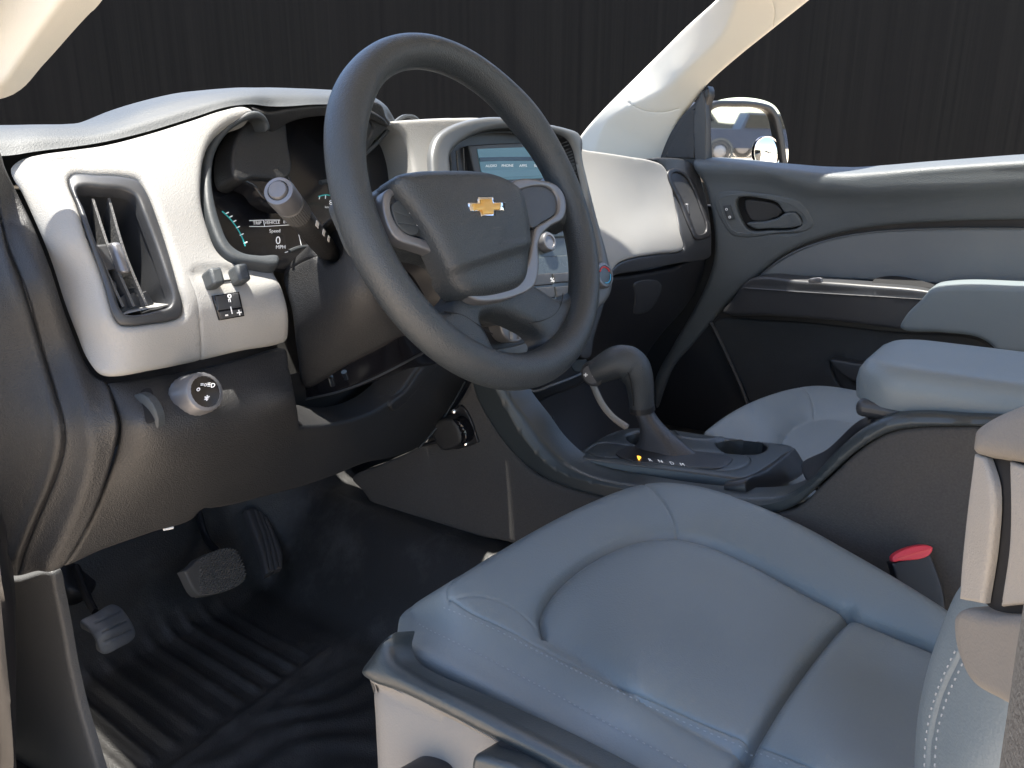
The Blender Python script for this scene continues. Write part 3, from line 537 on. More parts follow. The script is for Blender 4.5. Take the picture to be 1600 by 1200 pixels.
# radio and climate controls
RS = Off(CP, -.018)
M['teal_gloss'] = mat('control_panel_plastic', (.045, .055, .06), .25, var=.1)
relief('radio_panel', [(770, 340, 'c'), (905, 330, 'c'), (925, 398, 'c'), (800, 410, 'c')], RS, M['teal_gloss'], dash, edge=.002, thick=.01, step=10, grooves=[([(790, 372), (915, 364)], .0012, .0015)])
lathe('radio_knob', [(.0155, -.002), (.0155, .012), (.014, .0145), (.0105, .015), (.0098, .013), (0, .0132)], RS([[862, 376]])[0], (-.12, -.9, .35), M['silverp'], dash, flute=.012, seg=48)
relief('climate_panel', [(800, 402, 'c'), (925, 392, 'c'), (945, 440), (930, 470), (890, 480, 'c'), (800, 470, 'c')], Off(CP, -.012), M['teal_gloss'], dash, edge=.002, thick=.02, step=10)
for a_, b_ in (((832, 427), (868, 445)), ((870, 425), (905, 440)), ((836, 448), (872, 466)), ((874, 446), (908, 462))): 
    relief('climate_key', [a_+('c',), (b_[0], a_[1]-3, 'c'), (b_[0]+3, b_[1]-3, 'c'), (a_[0]+3, b_[1], 'c')], Off(CP, -.009), M['dark2'], dash, edge=.0015, thick=.003, step=6)
text('key_mark', '%', 868, 436, 10, CP, M['lit'], dash, off=-.0072)
c_ = Off(CP, .002)([[930, 434]])[0]; kn = lathe('temperature_knob', [(.024, -.02), (.024, -.004), (.0215, -.002), (.0215, .018), (.0195, .021), (.0165, .0215), (.016, .0195)], c_, (-.14, -.92, .30), M['silverp'], dash, flute=.01, seg=56)
ax_ = np.array([-.14, -.92, .30]); ax_ /= np.linalg.norm(ax_)
lathe('knob_face', [(.0162, .0196), (0, .0200)], c_, ax_, M['teal_gloss'], kn)
def arc_on(name, c, ax, h, r, a0, a1, rr, m, parent):
    ax = np.array(ax)/np.linalg.norm(ax); x = np.array([0, 0, 1.])-ax*ax[2]; x /= np.linalg.norm(x); y = np.cross(x, ax)
    return tube(name, [c+ax*h+r*(math.cos(a)*x+math.sin(a)*y) for a in np.radians(np.linspace(a0, a1, 14))], rr, m, parent, 6, 1)
M['red'] = mat('red_marking', (.55, .03, .03), .4, var=0); M['blue'] = mat('blue_marking', (.05, .35, .6), .4, var=0)
arc_on('warm_arc', c_, ax_, .0205, .0135, -60, 70, .0012, M['red'], kn); arc_on('cool_arc', c_, ax_, .0205, .0135, 90, 200, .0010, M['blue'], kn)
# lower stack, tray and cubby
LT = Surf([(760, 560, dict(y=.20)), (790, 630, dict(y=.19)), (920, 540, dict(y=.15)), (920, 600, dict(y=.145)), (860, 600, dict(y=.155)), (850, 500, dict(y=.18))])
relief('stack_lower', [(745, 470), (900, 470), (945, 440), (935, 500), (915, 560), (920, 590), (860, 622), (815, 638), (800, 628), (778, 596), (750, 560)], LT, M['black'], dash, edge=.006, thick=.06, step=10)
line('tray_edge', [(818, 606), (832, 611), (860, 602), (890, 591), (915, 580)], LT, .0024, M['ringm'], dash, off=.002)
relief('tray_pocket', [(880, 548), (908, 538), (914, 552), (916, 572), (900, 582), (890, 570)], Off(LT, .002), M['teal_gloss'], dash, edge=.002, thick=.01, step=8)
relief('tray_trim', [(770, 549), (800, 541), (860, 520), (872, 512), (880, 530), (870, 540), (800, 566), (780, 568)], Off(LT, .004), M['ringm'], dash, edge=.002, thick=.02, step=10)
relief('ignition_housing', [(764, 485), (800, 488), (801, 530), (794, 535), (778, 534), (766, 520)], Off(LT, .03), M['silverp'], dash, edge=.003, thick=.03, step=8, grooves=[([(776, 490), (780, 530)], .002, .003), ([(789, 488), (791, 530)], .0015, .003)])
# ---- passenger side
PS = Surf([(900, 236, dict(y=.24)), (985, 245, dict(y=.255)), (1045, 262, dict(y=.255)), (930, 320, dict(y=.195)), (955, 430, dict(y=.145)), (1000, 330, dict(y=.215)), (1056, 330, dict(y=.22)), (1067, 388, dict(y=.185)), (990, 400, dict(y=.155)), (1110, 350, dict(y=.175)), (1085, 252, dict(y=.235)), (1112, 395, dict(y=.165)), (960, 445, dict(y=.15)), (1100, 440, dict(y=.19)), (940, 560, dict(y=.21)), (1050, 560, dict(y=.25))])
relief('trim_panel', [(890, 232), (925, 235), (985, 244), (1018, 250), (1036, 257), (1046, 272), (1056, 318), (1064, 362), (1069, 389), (1030, 396), (985, 404), (968, 411), (958, 424), (950, 442, 'c'), (930, 400), (905, 330), (885, 260)], PS, M['silver'], dash, edge=.005, thick=.03, step=8)
relief('dash_end', [(1012, 248), (1040, 246), (1075, 250), (1090, 262), (1102, 296), (1112, 345), (1114, 385), (1112, 402), (1060, 412), (1000, 424), (955, 436), (951, 445), (957, 425), (968, 412), (985, 405), (1030, 397), (1070, 390), (1064, 360), (1056, 318), (1046, 272), (1036, 258)], Off(PS, -.002), M['dark2'], dash, edge=.004, thick=.04, step=8)
va = relief('vent_frame', [(1043, 268), (1052, 263), (1068, 268), (1082, 282), (1095, 308), (1106, 345), (1110, 368), (1102, 373), (1088, 375), (1078, 358), (1062, 318)], Off(PS, .003), M['black'], dash, [[(1050, 272), (1058, 270), (1070, 276), (1080, 290), (1092, 320), (1102, 362), (1096, 366), (1090, 366), (1080, 345), (1066, 312)]], edge=.003, thick=.02, step=5)
relief('duct_back', [(1048, 268), (1070, 270), (1095, 315), (1106, 368), (1088, 372), (1062, 320)], Off(PS, -.02), M['void'], va, edge=0, thick=.001, step=20)
for k_ in (0, 1): line('vane', [(1060+k_*8, 276+k_*4), (1074+k_*7, 315), (1090+k_*5, 360)], PS, .0016, M['dark2'], va, off=-.006)
hull_box('vane_slider', Off(PS, .002)([[1073, 327]])[0], np.array([.004, 0, 0]), np.array([0, .002, .011]), np.array([0, -.004, 0]), M['silverp'], va, bevel=.002)
gb = relief('glovebox_door', [(957, 443), (1000, 432), (1060, 419), (1108, 407), (1108, 425), (1098, 455), (1075, 490), (1040, 530), (1020, 560), (1000, 620), (940, 640), (930, 560), (940, 500)], Off(PS, -.012), M['black'], dash, edge=.006, thick=.05, step=10)
relief('glovebox_latch', [(1000, 445), (1035, 440), (1042, 448), (1038, 466), (1020, 490), (998, 494), (1000, 470)], Off(PS, -.010), M['dark2'], gb, edge=.003, thick=.006, step=6)
relief('lower_stack_side', [(948, 442), (940, 480), (925, 530), (918, 560), (905, 560), (905, 500), (930, 470)], Off(CP, .006), M['black'], dash, edge=.003, thick=.04, step=8)
# dash top behind, down to the windscreen base
t0 = [P(664, 188, y=.255), P(720, 184, y=.25), P(790, 186, y=.255), P(845, 195, y=.225), P(898, 210, y=.215), P(905, 235, y=.25), P(985, 245, y=.26), P(1040, 254, y=.265), P(1085, 258, y=.24)]
t1 = [p+np.array([.02, .12, -.008]) for p in t0]; t2 = [np.array([p[0]+.02, .60, min(p[2], .70)-.04]) for p in t0]; t3 = [np.array([p[0]+.02, .80, .65]) for p in t0]
grid_surf('upper_pad', [t0, t1, t2, t3], M['pad'], dash, k=5)

# ================================================================ passenger A-pillar, door, mirror
AP = Surf([(900, 213, dict(x=.73)), (1030, 246, dict(x=.715)), (1118, 0, dict(x=.645)), (1265, 0, dict(x=.665)), (960, 240, dict(x=.73)), (1000, 110, dict(x=.69)), (1105, 140, dict(x=.70)), (1060, 110, dict(x=.675)), (1200, -60, dict(x=.63)), (1340, -60, dict(x=.64)), (1340, -200, dict(x=.605)), (1520, -200, dict(x=.615)), (1000, 170, dict(x=.70))])
RID = [(930, 235), (948, 190), (985, 166), (1035, 142), (1085, 98), (1128, 55), (1150, 5), (1165, -60)]
def pillfn(q):
    pl = cr(RID, 5, False); d = sdist(q, pl, False); a = np.array([np.interp(y, pl[::-1, 1][::-1] if pl[0, 1] < pl[-1, 1] else pl[::-1, 1], pl[:, 0] if pl[0, 1] < pl[-1, 1] else pl[::-1, 0]) for y in q[:, 1]])
    sg = np.where(q[:, 0] > a, 1, -1); return -np.where(sg > 0, .00055*np.sqrt(d*d+9), .00035*np.sqrt(d*d+9))
ap = relief('pillar_trim', [(890, 232, 'c'), (902, 213), (940, 170), (1000, 107), (1060, 48), (1112, 4), (1190, -70), (1330, -205, 'c'), (1530, -205, 'c'), (1360, -72), (1266, 0), (1200, 52), (1150, 92), (1110, 128), (1080, 160), (1058, 185), (1044, 208), (1034, 232), (1024, 256), (1000, 262), (950, 255)], AP, M['headliner'], None, edge=.008, thick=.02, step=9,
            fn=pillfn, lines=[RID], grooves=[([(980, 160), (1005, 174), (1030, 177), (1055, 172)], .0015, .0015), ([(1196, -5), (1204, 20), (1200, 50)], .0015, .0015)])
tag(ap, 'pale cream windscreen pillar trim rising from the passenger end of the dashboard', 'pillar trim')
dp = relief('pillar_trim', [(-120, 140, 'c'), (-20, 140), (4, 131), (30, 95), (60, 50), (96, -2), (140, -70), (250, -250, 'c'), (60, -290, 'c'), (-60, -100), (-180, 60, 'c')], Surf([(5, 130, dict(x=-.735)), (95, 0, dict(x=-.705)), (0, 0, dict(x=-.73)), (-100, 0, dict(x=-.76)), (-100, 140, dict(x=-.775)), (140, -70, dict(x=-.69)), (250, -250, dict(x=-.665)), (60, -290, dict(x=-.70))]), M['headliner'], None, edge=.006, thick=.04, step=12)
tag(dp, 'pale cream pillar trim corner at the driver end, cut off by the upper left of the view', 'pillar trim')
SP = Surf([(1035, 243, dict(x=.725)), (1100, 135, dict(x=.72)), (1103, 243, dict(x=.72)), (1060, 180, dict(x=.722))])
door = thing('passenger_door', 'closed grey passenger door with silver-edged insert, padded armrest and inner pull handle', 'car door', (.72, .0, .3))
relief('corner_trim', [(1026, 262, 'c'), (1036, 232), (1048, 206), (1064, 182), (1085, 160), (1100, 140), (1105, 134), (1108, 148), (1104, 160), (1104, 264, 'c')], SP, M['black'], door, edge=.004, thick=.03, step=8)
relief('corner_panel', [(1040, 246, 'c'), (1052, 215), (1068, 190), (1085, 170), (1086, 248, 'c')], Off(SP, .004), M['dark'], door, edge=.002, thick=.006, step=8)
relief('window_channel', [(1087, 168), (1099, 142), (1103, 160), (1104, 262, 'c'), (1087, 262, 'c')], Off(SP, .005), M['dark2'], door, edge=.003, thick=.02, step=8)
DR = Surf([(1085, 252, dict(x=.712)), (1230, 264, dict(x=.700)), (1310, 272, dict(x=.700)), (1400, 268, dict(x=.700)), (1600, 253, dict(x=.700)), (1760, 245, dict(x=.70)), (1200, 350, dict(x=.722)), (1100, 420, dict(x=.715)), (1400, 350, dict(x=.728)), (1600, 344, dict(x=.728)), (1760, 340, dict(x=.728)), (1300, 420, dict(x=.735)), (1600, 430, dict(x=.735)), (1300, 300, dict(x=.712)), (1150, 520, dict(x=.735)), (1350, 570, dict(x=.735)), (1050, 620, dict(x=.72)), (1750, 600, dict(x=.735)), (1050, 700, dict(x=.73)), (1300, 700, dict(x=.735))])
relief('door_skin', [(1084, 250), (1100, 249), (1150, 253), (1230, 264), (1280, 271), (1320, 273), (1370, 270), (1450, 263), (1600, 253), (1780, 246, 'c'), (1780, 344, 'c'), (1600, 345), (1500, 347), (1400, 353), (1330, 362), (1270, 378), (1220, 402), (1185, 430), (1150, 462), (1110, 505), (1080, 540), (1050, 575), (1035, 610), (1024, 640), (1020, 600), (1050, 540), (1085, 480), (1104, 440), (1114, 402), (1113, 350), (1102, 298)], DR, M['doorskin'], door, [[(1150, 310), (1158, 306), (1190, 308), (1218, 316), (1228, 330), (1246, 331), (1257, 346), (1252, 356), (1200, 362), (1171, 362), (1160, 351)]], edge=.012, thick=.05, step=8,
       fn=lambda q: .010*np.exp(-((q[:, 1]-np.interp(q[:, 0], [1080, 1200, 1270, 1350, 1600], [262, 268, 290, 296, 285]))/14)**2)*(q[:, 0] > 0))
relief('door_body', [(1100, 500, 'c'), (1190, 420), (1300, 360), (1780, 344, 'c'), (1780, 720, 'c'), (1000, 720, 'c'), (1015, 640), (1040, 580)], Off(DR, -.016), M['black'], door, edge=.004, thick=.03, step=16)
relief('door_insert', [(1187, 431), (1215, 410), (1250, 391), (1300, 374), (1360, 364), (1450, 359), (1600, 358), (1780, 357, 'c'), (1780, 470, 'c'), (1600, 452), (1480, 445), (1380, 440), (1260, 434)], Off(DR, -.004), M['doorvinyl'], door, edge=.005, thick=.014, step=8)
line('insert_edge', [(1187, 432), (1213, 410), (1250, 390), (1300, 374), (1360, 364), (1450, 359), (1600, 358), (1760, 357)], Off(DR, -.004), .0016, M['ringm'], door, off=.001)
hp = [(1116, 312), (1122, 302), (1140, 298), (1180, 301), (1225, 307), (1250, 315), (1266, 335), (1272, 352), (1262, 360), (1220, 365), (1160, 371), (1142, 366), (1130, 350), (1120, 330)]
hpl = relief('handle_surround', hp, Off(DR, .002), M['doorskin'], door, [[(1151, 312), (1158, 308), (1190, 310), (1216, 318), (1226, 332), (1244, 332), (1254, 346), (1250, 354), (1200, 360), (1172, 360), (1162, 350)]], edge=.004, thick=.012, step=5, grooves=[([(1124, 312), (1135, 306), (1180, 308), (1225, 315), (1248, 326), (1262, 347), (1240, 357), (1165, 365), (1145, 360), (1132, 340), (1124, 316)], .001, -.0006)])
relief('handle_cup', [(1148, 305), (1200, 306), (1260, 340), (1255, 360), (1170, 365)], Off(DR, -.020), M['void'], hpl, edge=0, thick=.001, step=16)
relief('pull_handle', [(1167, 349), (1195, 346), (1215, 341), (1226, 334), (1243, 332), (1250, 340), (1254, 350), (1240, 355), (1200, 357), (1180, 357)], Off(DR, .003), M['doorskin'], hpl, edge=.003, thick=.012, step=5)
relief('cup_panel', [(1161, 315), (1188, 316), (1210, 322), (1220, 334), (1214, 340), (1172, 345)], Off(DR, -.012), M['dark'], hpl, edge=.002, thick=.01, step=6)
lk = relief('lock_button', [(1131, 321, 'c'), (1142, 320, 'c'), (1149, 342, 'c'), (1138, 344, 'c')], Off(DR, .006), M['pad'], hpl, edge=.001, thick=.006, step=5)
text('lock_mark', 'o', 1137, 326, 8, DR, M['white'], lk, off=.0075, bold=.02); text('lock_mark', 'o', 1142, 338, 8, DR, M['white'], lk, off=.0075, bold=.02)
AR = Surf([(1165, 437, dict(x=.695)), (1130, 487, dict(x=.70)), (1450, 455, dict(x=.66)), (1400, 510, dict(x=.665)), (1290, 445, dict(x=.672)), (1600, 450, dict(x=.655)), (1600, 545, dict(x=.66)), (1770, 455, dict(x=.655)), (1770, 560, dict(x=.66)), (1270, 500, dict(x=.68))])
ar = relief('armrest', [(1128, 488), (1146, 464), (1162, 442), (1176, 434), (1250, 438), (1350, 445), (1452, 455), (1470, 460), (1440, 490), (1410, 514), (1380, 512), (1280, 500), (1200, 494)], AR, M['dark2'], door, edge=.008, thick=.05, step=8, grooves=[([(1162, 450), (1250, 456), (1350, 462), (1445, 468)], .0014, -.0016)])
relief('armrest_pad', [(1406, 512), (1415, 492), (1438, 468), (1456, 450), (1480, 445), (1600, 447), (1780, 452, 'c'), (1780, 556, 'c'), (1580, 551), (1558, 548), (1544, 536), (1525, 527), (1470, 520)], Off(AR, .006), M['seat'], ar, edge=.012, thick=.06, step=8)
relief('ledge', [(1180, 434), (1270, 434), (1380, 440), (1470, 447), (1462, 455), (1350, 446), (1250, 439)], Surf([(1180, 434, dict(x=.72)), (1470, 446, dict(x=.72)), (1250, 439, dict(x=.70)), (1460, 456, dict(x=.68))]), M['dark'], door, edge=.001, thick=.01, step=8)
relief('switch_well', [(1365, 437), (1458, 444), (1466, 449), (1440, 449), (1362, 443)], Surf([(1365, 437, dict(x=.705)), (1466, 449, dict(x=.69)), (1400, 446, dict(x=.69)), (1380, 438, dict(x=.705))]), M['void'], door, edge=0, thick=.002, step=8)
relief('window_switch', [(1266, 436), (1275, 433), (1288, 434), (1289, 439), (1278, 441), (1267, 440)], Off(AR, .012), M['silverp'], door, edge=.001, thick=.004, step=4)
line('pocket_strip', [(1108, 505), (1115, 518), (1135, 560), (1155, 605), (1168, 640)], Off(DR, -.012), .006, M['dark'], door, off=.003)
relief('lower_panel', [(1112, 506), (1200, 502), (1400, 520), (1530, 532), (1560, 552), (1780, 560, 'c'), (1780, 720, 'c'), (1180, 720, 'c'), (1172, 650), (1140, 570)], Off(DR, -.012), M['dark'], door, edge=.006, thick=.01, step=12, grooves=[([(1310, 568), (1300, 562), (1296, 566), (1318, 620)], .0025, .004)])
relief('pocket_lip', [(1300, 560), (1340, 564), (1420, 572), (1600, 576), (1600, 600), (1400, 600), (1330, 590)], Off(DR, .02), M['dark2'], door, edge=.006, thick=.03, step=10)
# mirror
mi_c = P(1168, 214, x=.97); mview = mi_c-CAM; mview /= np.linalg.norm(mview); mout = np.array([.20, -.98, -.013]); mout /= np.linalg.norm(mout); MN = mout-mview; MN /= np.linalg.norm(MN)
MP = Plane(mi_c, MN)
mir = thing('wing_mirror', 'black wing mirror outside the passenger window with a small round blind spot mirror', 'wing mirror', mi_c)
relief('mirror_housing', [(1104, 168), (1112, 160), (1150, 157), (1190, 160), (1208, 166), (1218, 180), (1226, 210), (1230, 240), (1231, 275), (1104, 275)], MP, M['black'], mir, [[(1111, 176), (1120, 169), (1150, 167), (1195, 171), (1206, 180), (1213, 205), (1219, 240), (1219, 268), (1118, 268), (1113, 215)]], edge=.006, thick=.09, step=6)
M['mirror'] = mat('mirror_glass', (.85, .88, .87), .02, metal=1, var=0)
relief('mirror_glass', [(1107, 165), (1210, 165), (1224, 272), (1107, 272)], MP.off(-.012), M['mirror'], mir, edge=0, thick=.004, step=60)
# convex spot mirror
V = []; F = []; cc_ = MP.off(-.008)([[1199, 239]])[0]; X_ = MP([[1219, 239]])[0]-MP([[1199, 239]])[0]; Z_ = MP([[1199, 214]])[0]-MP([[1199, 239]])[0]
for i in range(9):
    for j in range(32):
        a = j*math.pi/16; r = i/8; V.append(cc_+X_*r*math.cos(a)+Z_*r*math.sin(a)+MN*(.006*(1-r*r)))
for i in range(8):
    for j in range(32): F.append((i*32+j, (i+1)*32+j, (i+1)*32+(j+1) % 32, i*32+(j+1) % 32))
mesh('spot_mirror', V, F, M['mirror'], mir)
tube('spot_rim', [cc_+(X_*math.cos(a)+Z_*math.sin(a))*1.03 for a in np.linspace(0, 2*math.pi, 40)], .0016, M['chrome'], mir, 6, 1)
def box(name, a, b, m, parent=None, kind=None, bevel=.004):
    a = np.array(a, float); b = np.array(b, float); h = (b-a)/2; o = hull_box(name, (a+b)/2, (h[0], 0, 0), (0, h[1], 0), (0, 0, h[2]), m, parent, bevel=bevel)
    if kind: o['kind'] = kind
    return o
# ================================================================ console
SD = Surf([(700, 750, dict(x=-.150)), (940, 775, dict(x=-.150)), (560, 745, dict(x=-.165)), (735, 600, dict(x=-.150)), (800, 850, dict(x=-.155)), (1000, 900, dict(x=-.16)), (1250, 800, dict(x=-.135)), (1400, 680, dict(x=-.135)), (1600, 670, dict(x=-.135)), (1600, 1000, dict(x=-.15)), (1400, 900, dict(x=-.15))])
con = thing('center_console', 'dark centre console with gear plate, cup holders and grey padded armrest lid between the seats', 'centre console', (0, -.2, .1))
relief('side_carpet', [(548, 748), (590, 728), (650, 700), (690, 664), (720, 622), (738, 596), (760, 645), (790, 692), (830, 736), (880, 760), (940, 776), (1020, 784), (1100, 790), (1200, 800), (1240, 796), (1290, 752), (1345, 702), (1390, 676), (1425, 669), (1520, 666), (1700, 672, 'c'), (1700, 1100, 'c'), (1300, 1100, 'c'), (1000, 930), (830, 862), (800, 850), (740, 838), (680, 824), (610, 803), (580, 788), (565, 768)], SD, M['carpet'], con, edge=.006, thick=.03, step=10,
       fn=lambda q: -.006/(1+np.exp((np.hypot((q[:, 0]-1560)/190, (q[:, 1]-860)/165)-1)*18)))
RL = Off(SD, .006)
RM = [(772, 592), (790, 628), (815, 672), (842, 706), (872, 732), (930, 752), (1000, 765), (1090, 780), (1180, 788), (1232, 778), (1270, 756), (1312, 714), (1352, 682), (1388, 662), (1425, 656), (1520, 658), (1690, 662)]
def railfn(q):
    pl = cr(RM, 5, False); poly = np.vstack([pl, [[1700, 560], [1000, 560], [790, 480]]]); ins = inside(q, poly); d = sdist(q, pl, False)
    return -np.where(ins, .0009*(np.sqrt(d*d+60)-6), .00012*d)
relief('side_rail', [(738, 590, 'c'), (745, 622), (765, 658), (790, 694), (815, 720), (850, 744), (890, 762), (940, 776), (1010, 786), (1090, 798), (1180, 806), (1215, 800), (1245, 788), (1290, 748), (1345, 700), (1390, 675), (1425, 668), (1520, 665), (1700, 671, 'c'), (1700, 652, 'c'), (1600, 652), (1520, 650), (1425, 646), (1385, 652), (1345, 672), (1305, 706), (1262, 752), (1228, 772), (1180, 778), (1090, 772), (1000, 758), (930, 744), (884, 724), (852, 696), (828, 664), (803, 628), (784, 596), (770, 570, 'c')], RL, M['console'], con, edge=.0035, thick=.05, step=6, fn=railfn, lines=[RM])
# cubby below the stack
relief('cubby_back', [(770, 600), (830, 560), (960, 560), (1010, 620), (1000, 700), (930, 745), (860, 730), (820, 680)], Surf([(770, 600, dict(y=.26)), (960, 560, dict(y=.26)), (930, 745, dict(y=.16)), (820, 680, dict(y=.24))]), M['black'], con, edge=0, thick=.01, step=20)
c_ = P(851, 665, y=.17); lathe('power_socket', [(.013, 0), (.013, .003), (.0105, .004), (.0095, .001), (0, .001)], c_, (-.6, -.75, .25), M['dark2'], con, seg=32)
tube('cubby_divider', [P(863, 650, y=.16), P(880, 704, y=.12)], .0012, M['pad'], con, 6, 1)
tube('side_bar', [P(926, 600, x=.11), P(940, 630, x=.11), P(958, 652, x=.11), P(980, 668, x=.11)], .0058, M['silver'], con, 10, 5)
# gear plate
GP = Surf([(902, 715, dict(z=.290)), (1160, 748, dict(z=.298)), (1210, 690, dict(z=.296)), (1000, 668, dict(z=.290)), (1244, 699, dict(z=.296))])
cup = [(1118, 692), (1140, 686), (1168, 686), (1192, 691), (1199, 698), (1190, 706), (1160, 708), (1130, 704)]
cup2 = [(985, 690), (978, 682), (990, 676), (1012, 675), (1040, 679), (1058, 686), (1050, 692), (1020, 694)]
gp = relief('gear_plate', [(897, 714), (904, 705), (930, 688), (960, 673), (990, 667), (1040, 669), (1120, 680), (1205, 690), (1236, 695), (1244, 699), (1222, 714), (1192, 735), (1168, 747), (1152, 747), (1100, 740), (1000, 727), (920, 717)], GP, M['console'], con, [cup, cup2], edge=.0035, thick=.035, step=6, skirt=(0, 0, -.034),
            grooves=[([(916, 704), (935, 693), (985, 696), (1060, 702), (1110, 706), (1170, 714), (1172, 720), (1140, 734), (1110, 733), (1050, 725), (975, 716), (920, 708), (916, 704)], .0010, .0012), ([(1055, 672), (1060, 680), (1075, 684), (1112, 686), (1120, 684), (1130, 681)], .0012, -.0015), ([(968, 673), (955, 679)], .001, .0015)])
def well(name, loop, S, d, m, parent):
    q = cr(loop, 4); A = S(q); k = len(q); B = A-np.array([0, 0, d]); V = list(A)+list(B)+[B.mean(0)]
    return mesh(name, V, [(i, (i+1) % k, k+(i+1) % k, k+i) for i in range(k)]+[(k+i, k+(i+1) % k, 2*k) for i in range(k)], m, parent)
well('cup_holder', cup, Off(GP, -.003), .06, M['black'], gp); well('cup_holder', cup2, Off(GP, -.003), .06, M['black'], gp)
relief('gear_gate', [(962, 710), (975, 700), (1000, 699), (1100, 708), (1145, 718), (1130, 731), (1100, 732), (1040, 726), (980, 719)], Off(GP, .0015), M['black'], gp, edge=.001, thick=.003, step=8)
M['amber'] = mat('amber_lamp', (.9, .45, .05), .4, var=0, emit=(1, .42, .04), estr=1.1)
text('gear_letter', 'P', 999, 719, 11, GP, M['amber'], gp, off=.003, du=(1, .10), dv=(-.3, -.75), bold=.04)
for s_, u_, v_ in (('R', 1016, 722), ('N', 1032, 724), ('D', 1050, 727), ('M', 1066, 729)): text('gear_letter', s_, u_, v_, 9, GP, M['lit'], gp, off=.003, du=(1, .10), dv=(-.5, -.7))
relief('plate_end', [(1166, 750), (1195, 736), (1222, 716), (1243, 701), (1254, 716), (1262, 730), (1256, 740), (1230, 756), (1200, 772), (1174, 780)], Surf([(1166, 750, dict(x=-.105)), (1243, 701, dict(x=.075)), (1262, 732, dict(x=.07)), (1174, 780, dict(x=-.105))]), M['black'], con, edge=.003, thick=.03, step=8)
relief('bin_front', [(1262, 752), (1305, 706), (1345, 672), (1385, 652), (1500, 652), (1500, 640), (1400, 636), (1345, 652), (1290, 700), (1250, 724)], Surf([(1262, 752, dict(x=-.12)), (1385, 652, dict(x=-.12)), (1345, 652, dict(x=-.08)), (1250, 724, dict(x=.02)), (1500, 650, dict(x=-.11)), (1500, 640, dict(x=-.10)), (1290, 700, dict(x=-.03))]), M['black'], con, edge=.004, thick=.03, step=10)
# armrest lid
def lidmesh():
    V = []; F = []; x0, x1, yf, yb, zt, zb = -.118, .080, -.322, -.98, .484, .440; nu = 60; prof = [(.002, zb), (.0, zb+.018), (.002, zb+.030), (.007, zb+.039), (.015, zb+.044), (.028, zb+.0455), (.05, zb+.046)]
    def loop(ins, z):
        r = .055; pts = []
        for cx, cy, a0 in ((x0+r, yf-r, 180), (x1-r, yf-r, 90)):
            for k in range(15): 
                a = math.radians(a0-k*90/14); pts.append((cx+(r-ins)*math.cos(a), cy+(r-ins)*math.sin(a), z))
        pts = [(x0+ins, yb, z)]+pts+[(x1-ins, yb, z)]; return pts
    L = [loop(i, z) for i, z in prof]; n = len(L[0])
    for l in L: V += l
    for i in range(len(L)-1):
        for j in range(n): F.append((i*n+j, i*n+(j+1) % n, (i+1)*n+(j+1) % n, (i+1)*n+j))
    F.append(tuple((len(L)-1)*n+j for j in range(n))); F.append(tuple(range(n))[::-1])
    return mesh('armrest_lid', V, F, M['seat'], con, True, 40)
lid = lidmesh()
box('bin', (-.108, -.98, .25), (.07, -.345, .440), M['black'], con, bevel=.01)
hull_box('lid_base', (-.019, -.655, .434), (.095, 0, 0), (0, .322, 0), (0, 0, .010), M['dark2'], lid, bevel=.008)
# gear lever
gl = thing('gear_lever', 'grey gear lever with pleated boot and thumb button, leaning over the gear plate', 'gear lever', P(1005, 700, z=.285))
kx = -.01
pth = [P(930, 582, x=-.035), P(948, 573, x=-.03), P(968, 566, x=-.022), P(986, 572, x=-.012), P(997, 590, x=-.008), P(1001, 612, x=-.006), P(1003, 636, x=-.004)]
tube('grip', pth, [.0186, .0218, .0250, .0270, .0252, .0212, .0194, .0184], M['wheel'], gl, 24, 8)
tube('grip_seam', [P(958, 582, x=-.043), P(978, 580, x=-.038), P(984, 590, x=-.036), P(988, 612, x=-.030), P(990, 634, x=-.024)], .0008, M['void'], gl, 6, 5)
dd = pth[0]-pth[1]; dd /= np.linalg.norm(dd); dd = dd*.55+(CAM-pth[0])/np.linalg.norm(CAM-pth[0])*.8; dd /= np.linalg.norm(dd)
cp_ = lathe('grip_end', [(.0185, -.012), (.0200, .002), (.0185, .006), (.0150, .0065)], pth[0]+dd*.004, dd, M['dark2'], gl, 32)
lathe('thumb_button', [(.0145, .004), (.0138, .0085), (.008, .0098), (0, .0100)], pth[0]+dd*.004, dd, M['silverp'], cp_, 32)
BPl = Plane(pth[0]+dd*.0142, dd); bu, bv = near_(pth[0], dd, .0142)
for s_, a_ in (('+', -6), ('-', 6)): text('button_mark', s_, bu+a_, bv, 12, BPl, M['white'], cp_, off=.0004, bold=.03)
tube('grip_collar', [P(1003, 634, x=-.004), P(1004, 642, x=-.003)], .0190, M['black'], gl, 24, 1)
V = []; F = []; nb = 14; mb_ = 36
for i in range(nb):
    f = i/(nb-1); c0 = P(1004, 640, x=-.003); c1 = P(1046, 711, z=.287); c = c0*(1-f)+c1*f; c[0] = c0[0]*(1-f)+c1[0]*f
    rx = .0155+.014*f**2.2; ry = .0155+.052*max(0, f-.12)**1.7
    for j in range(mb_):
        a = 2*math.pi*j/mb_; w_ = 1+.07*f*math.sin(5*a+3*f)+.05*math.sin(f*22)*(.3+f*.5)*max(0, math.cos(a-.5)); V.append(c+np.array([rx*math.cos(a)*w_, ry*math.sin(a)*w_, 0]))
for i in range(nb-1):
    for j in range(mb_): F.append((i*mb_+j, i*mb_+(j+1) % mb_, (i+1)*mb_+(j+1) % mb_, (i+1)*mb_+j))
M['boot'] = mat('boot_leather', (.030, .030, .033), .42, bump=.4, bscale=500)
mesh('boot', V, F, M['boot'], gl)

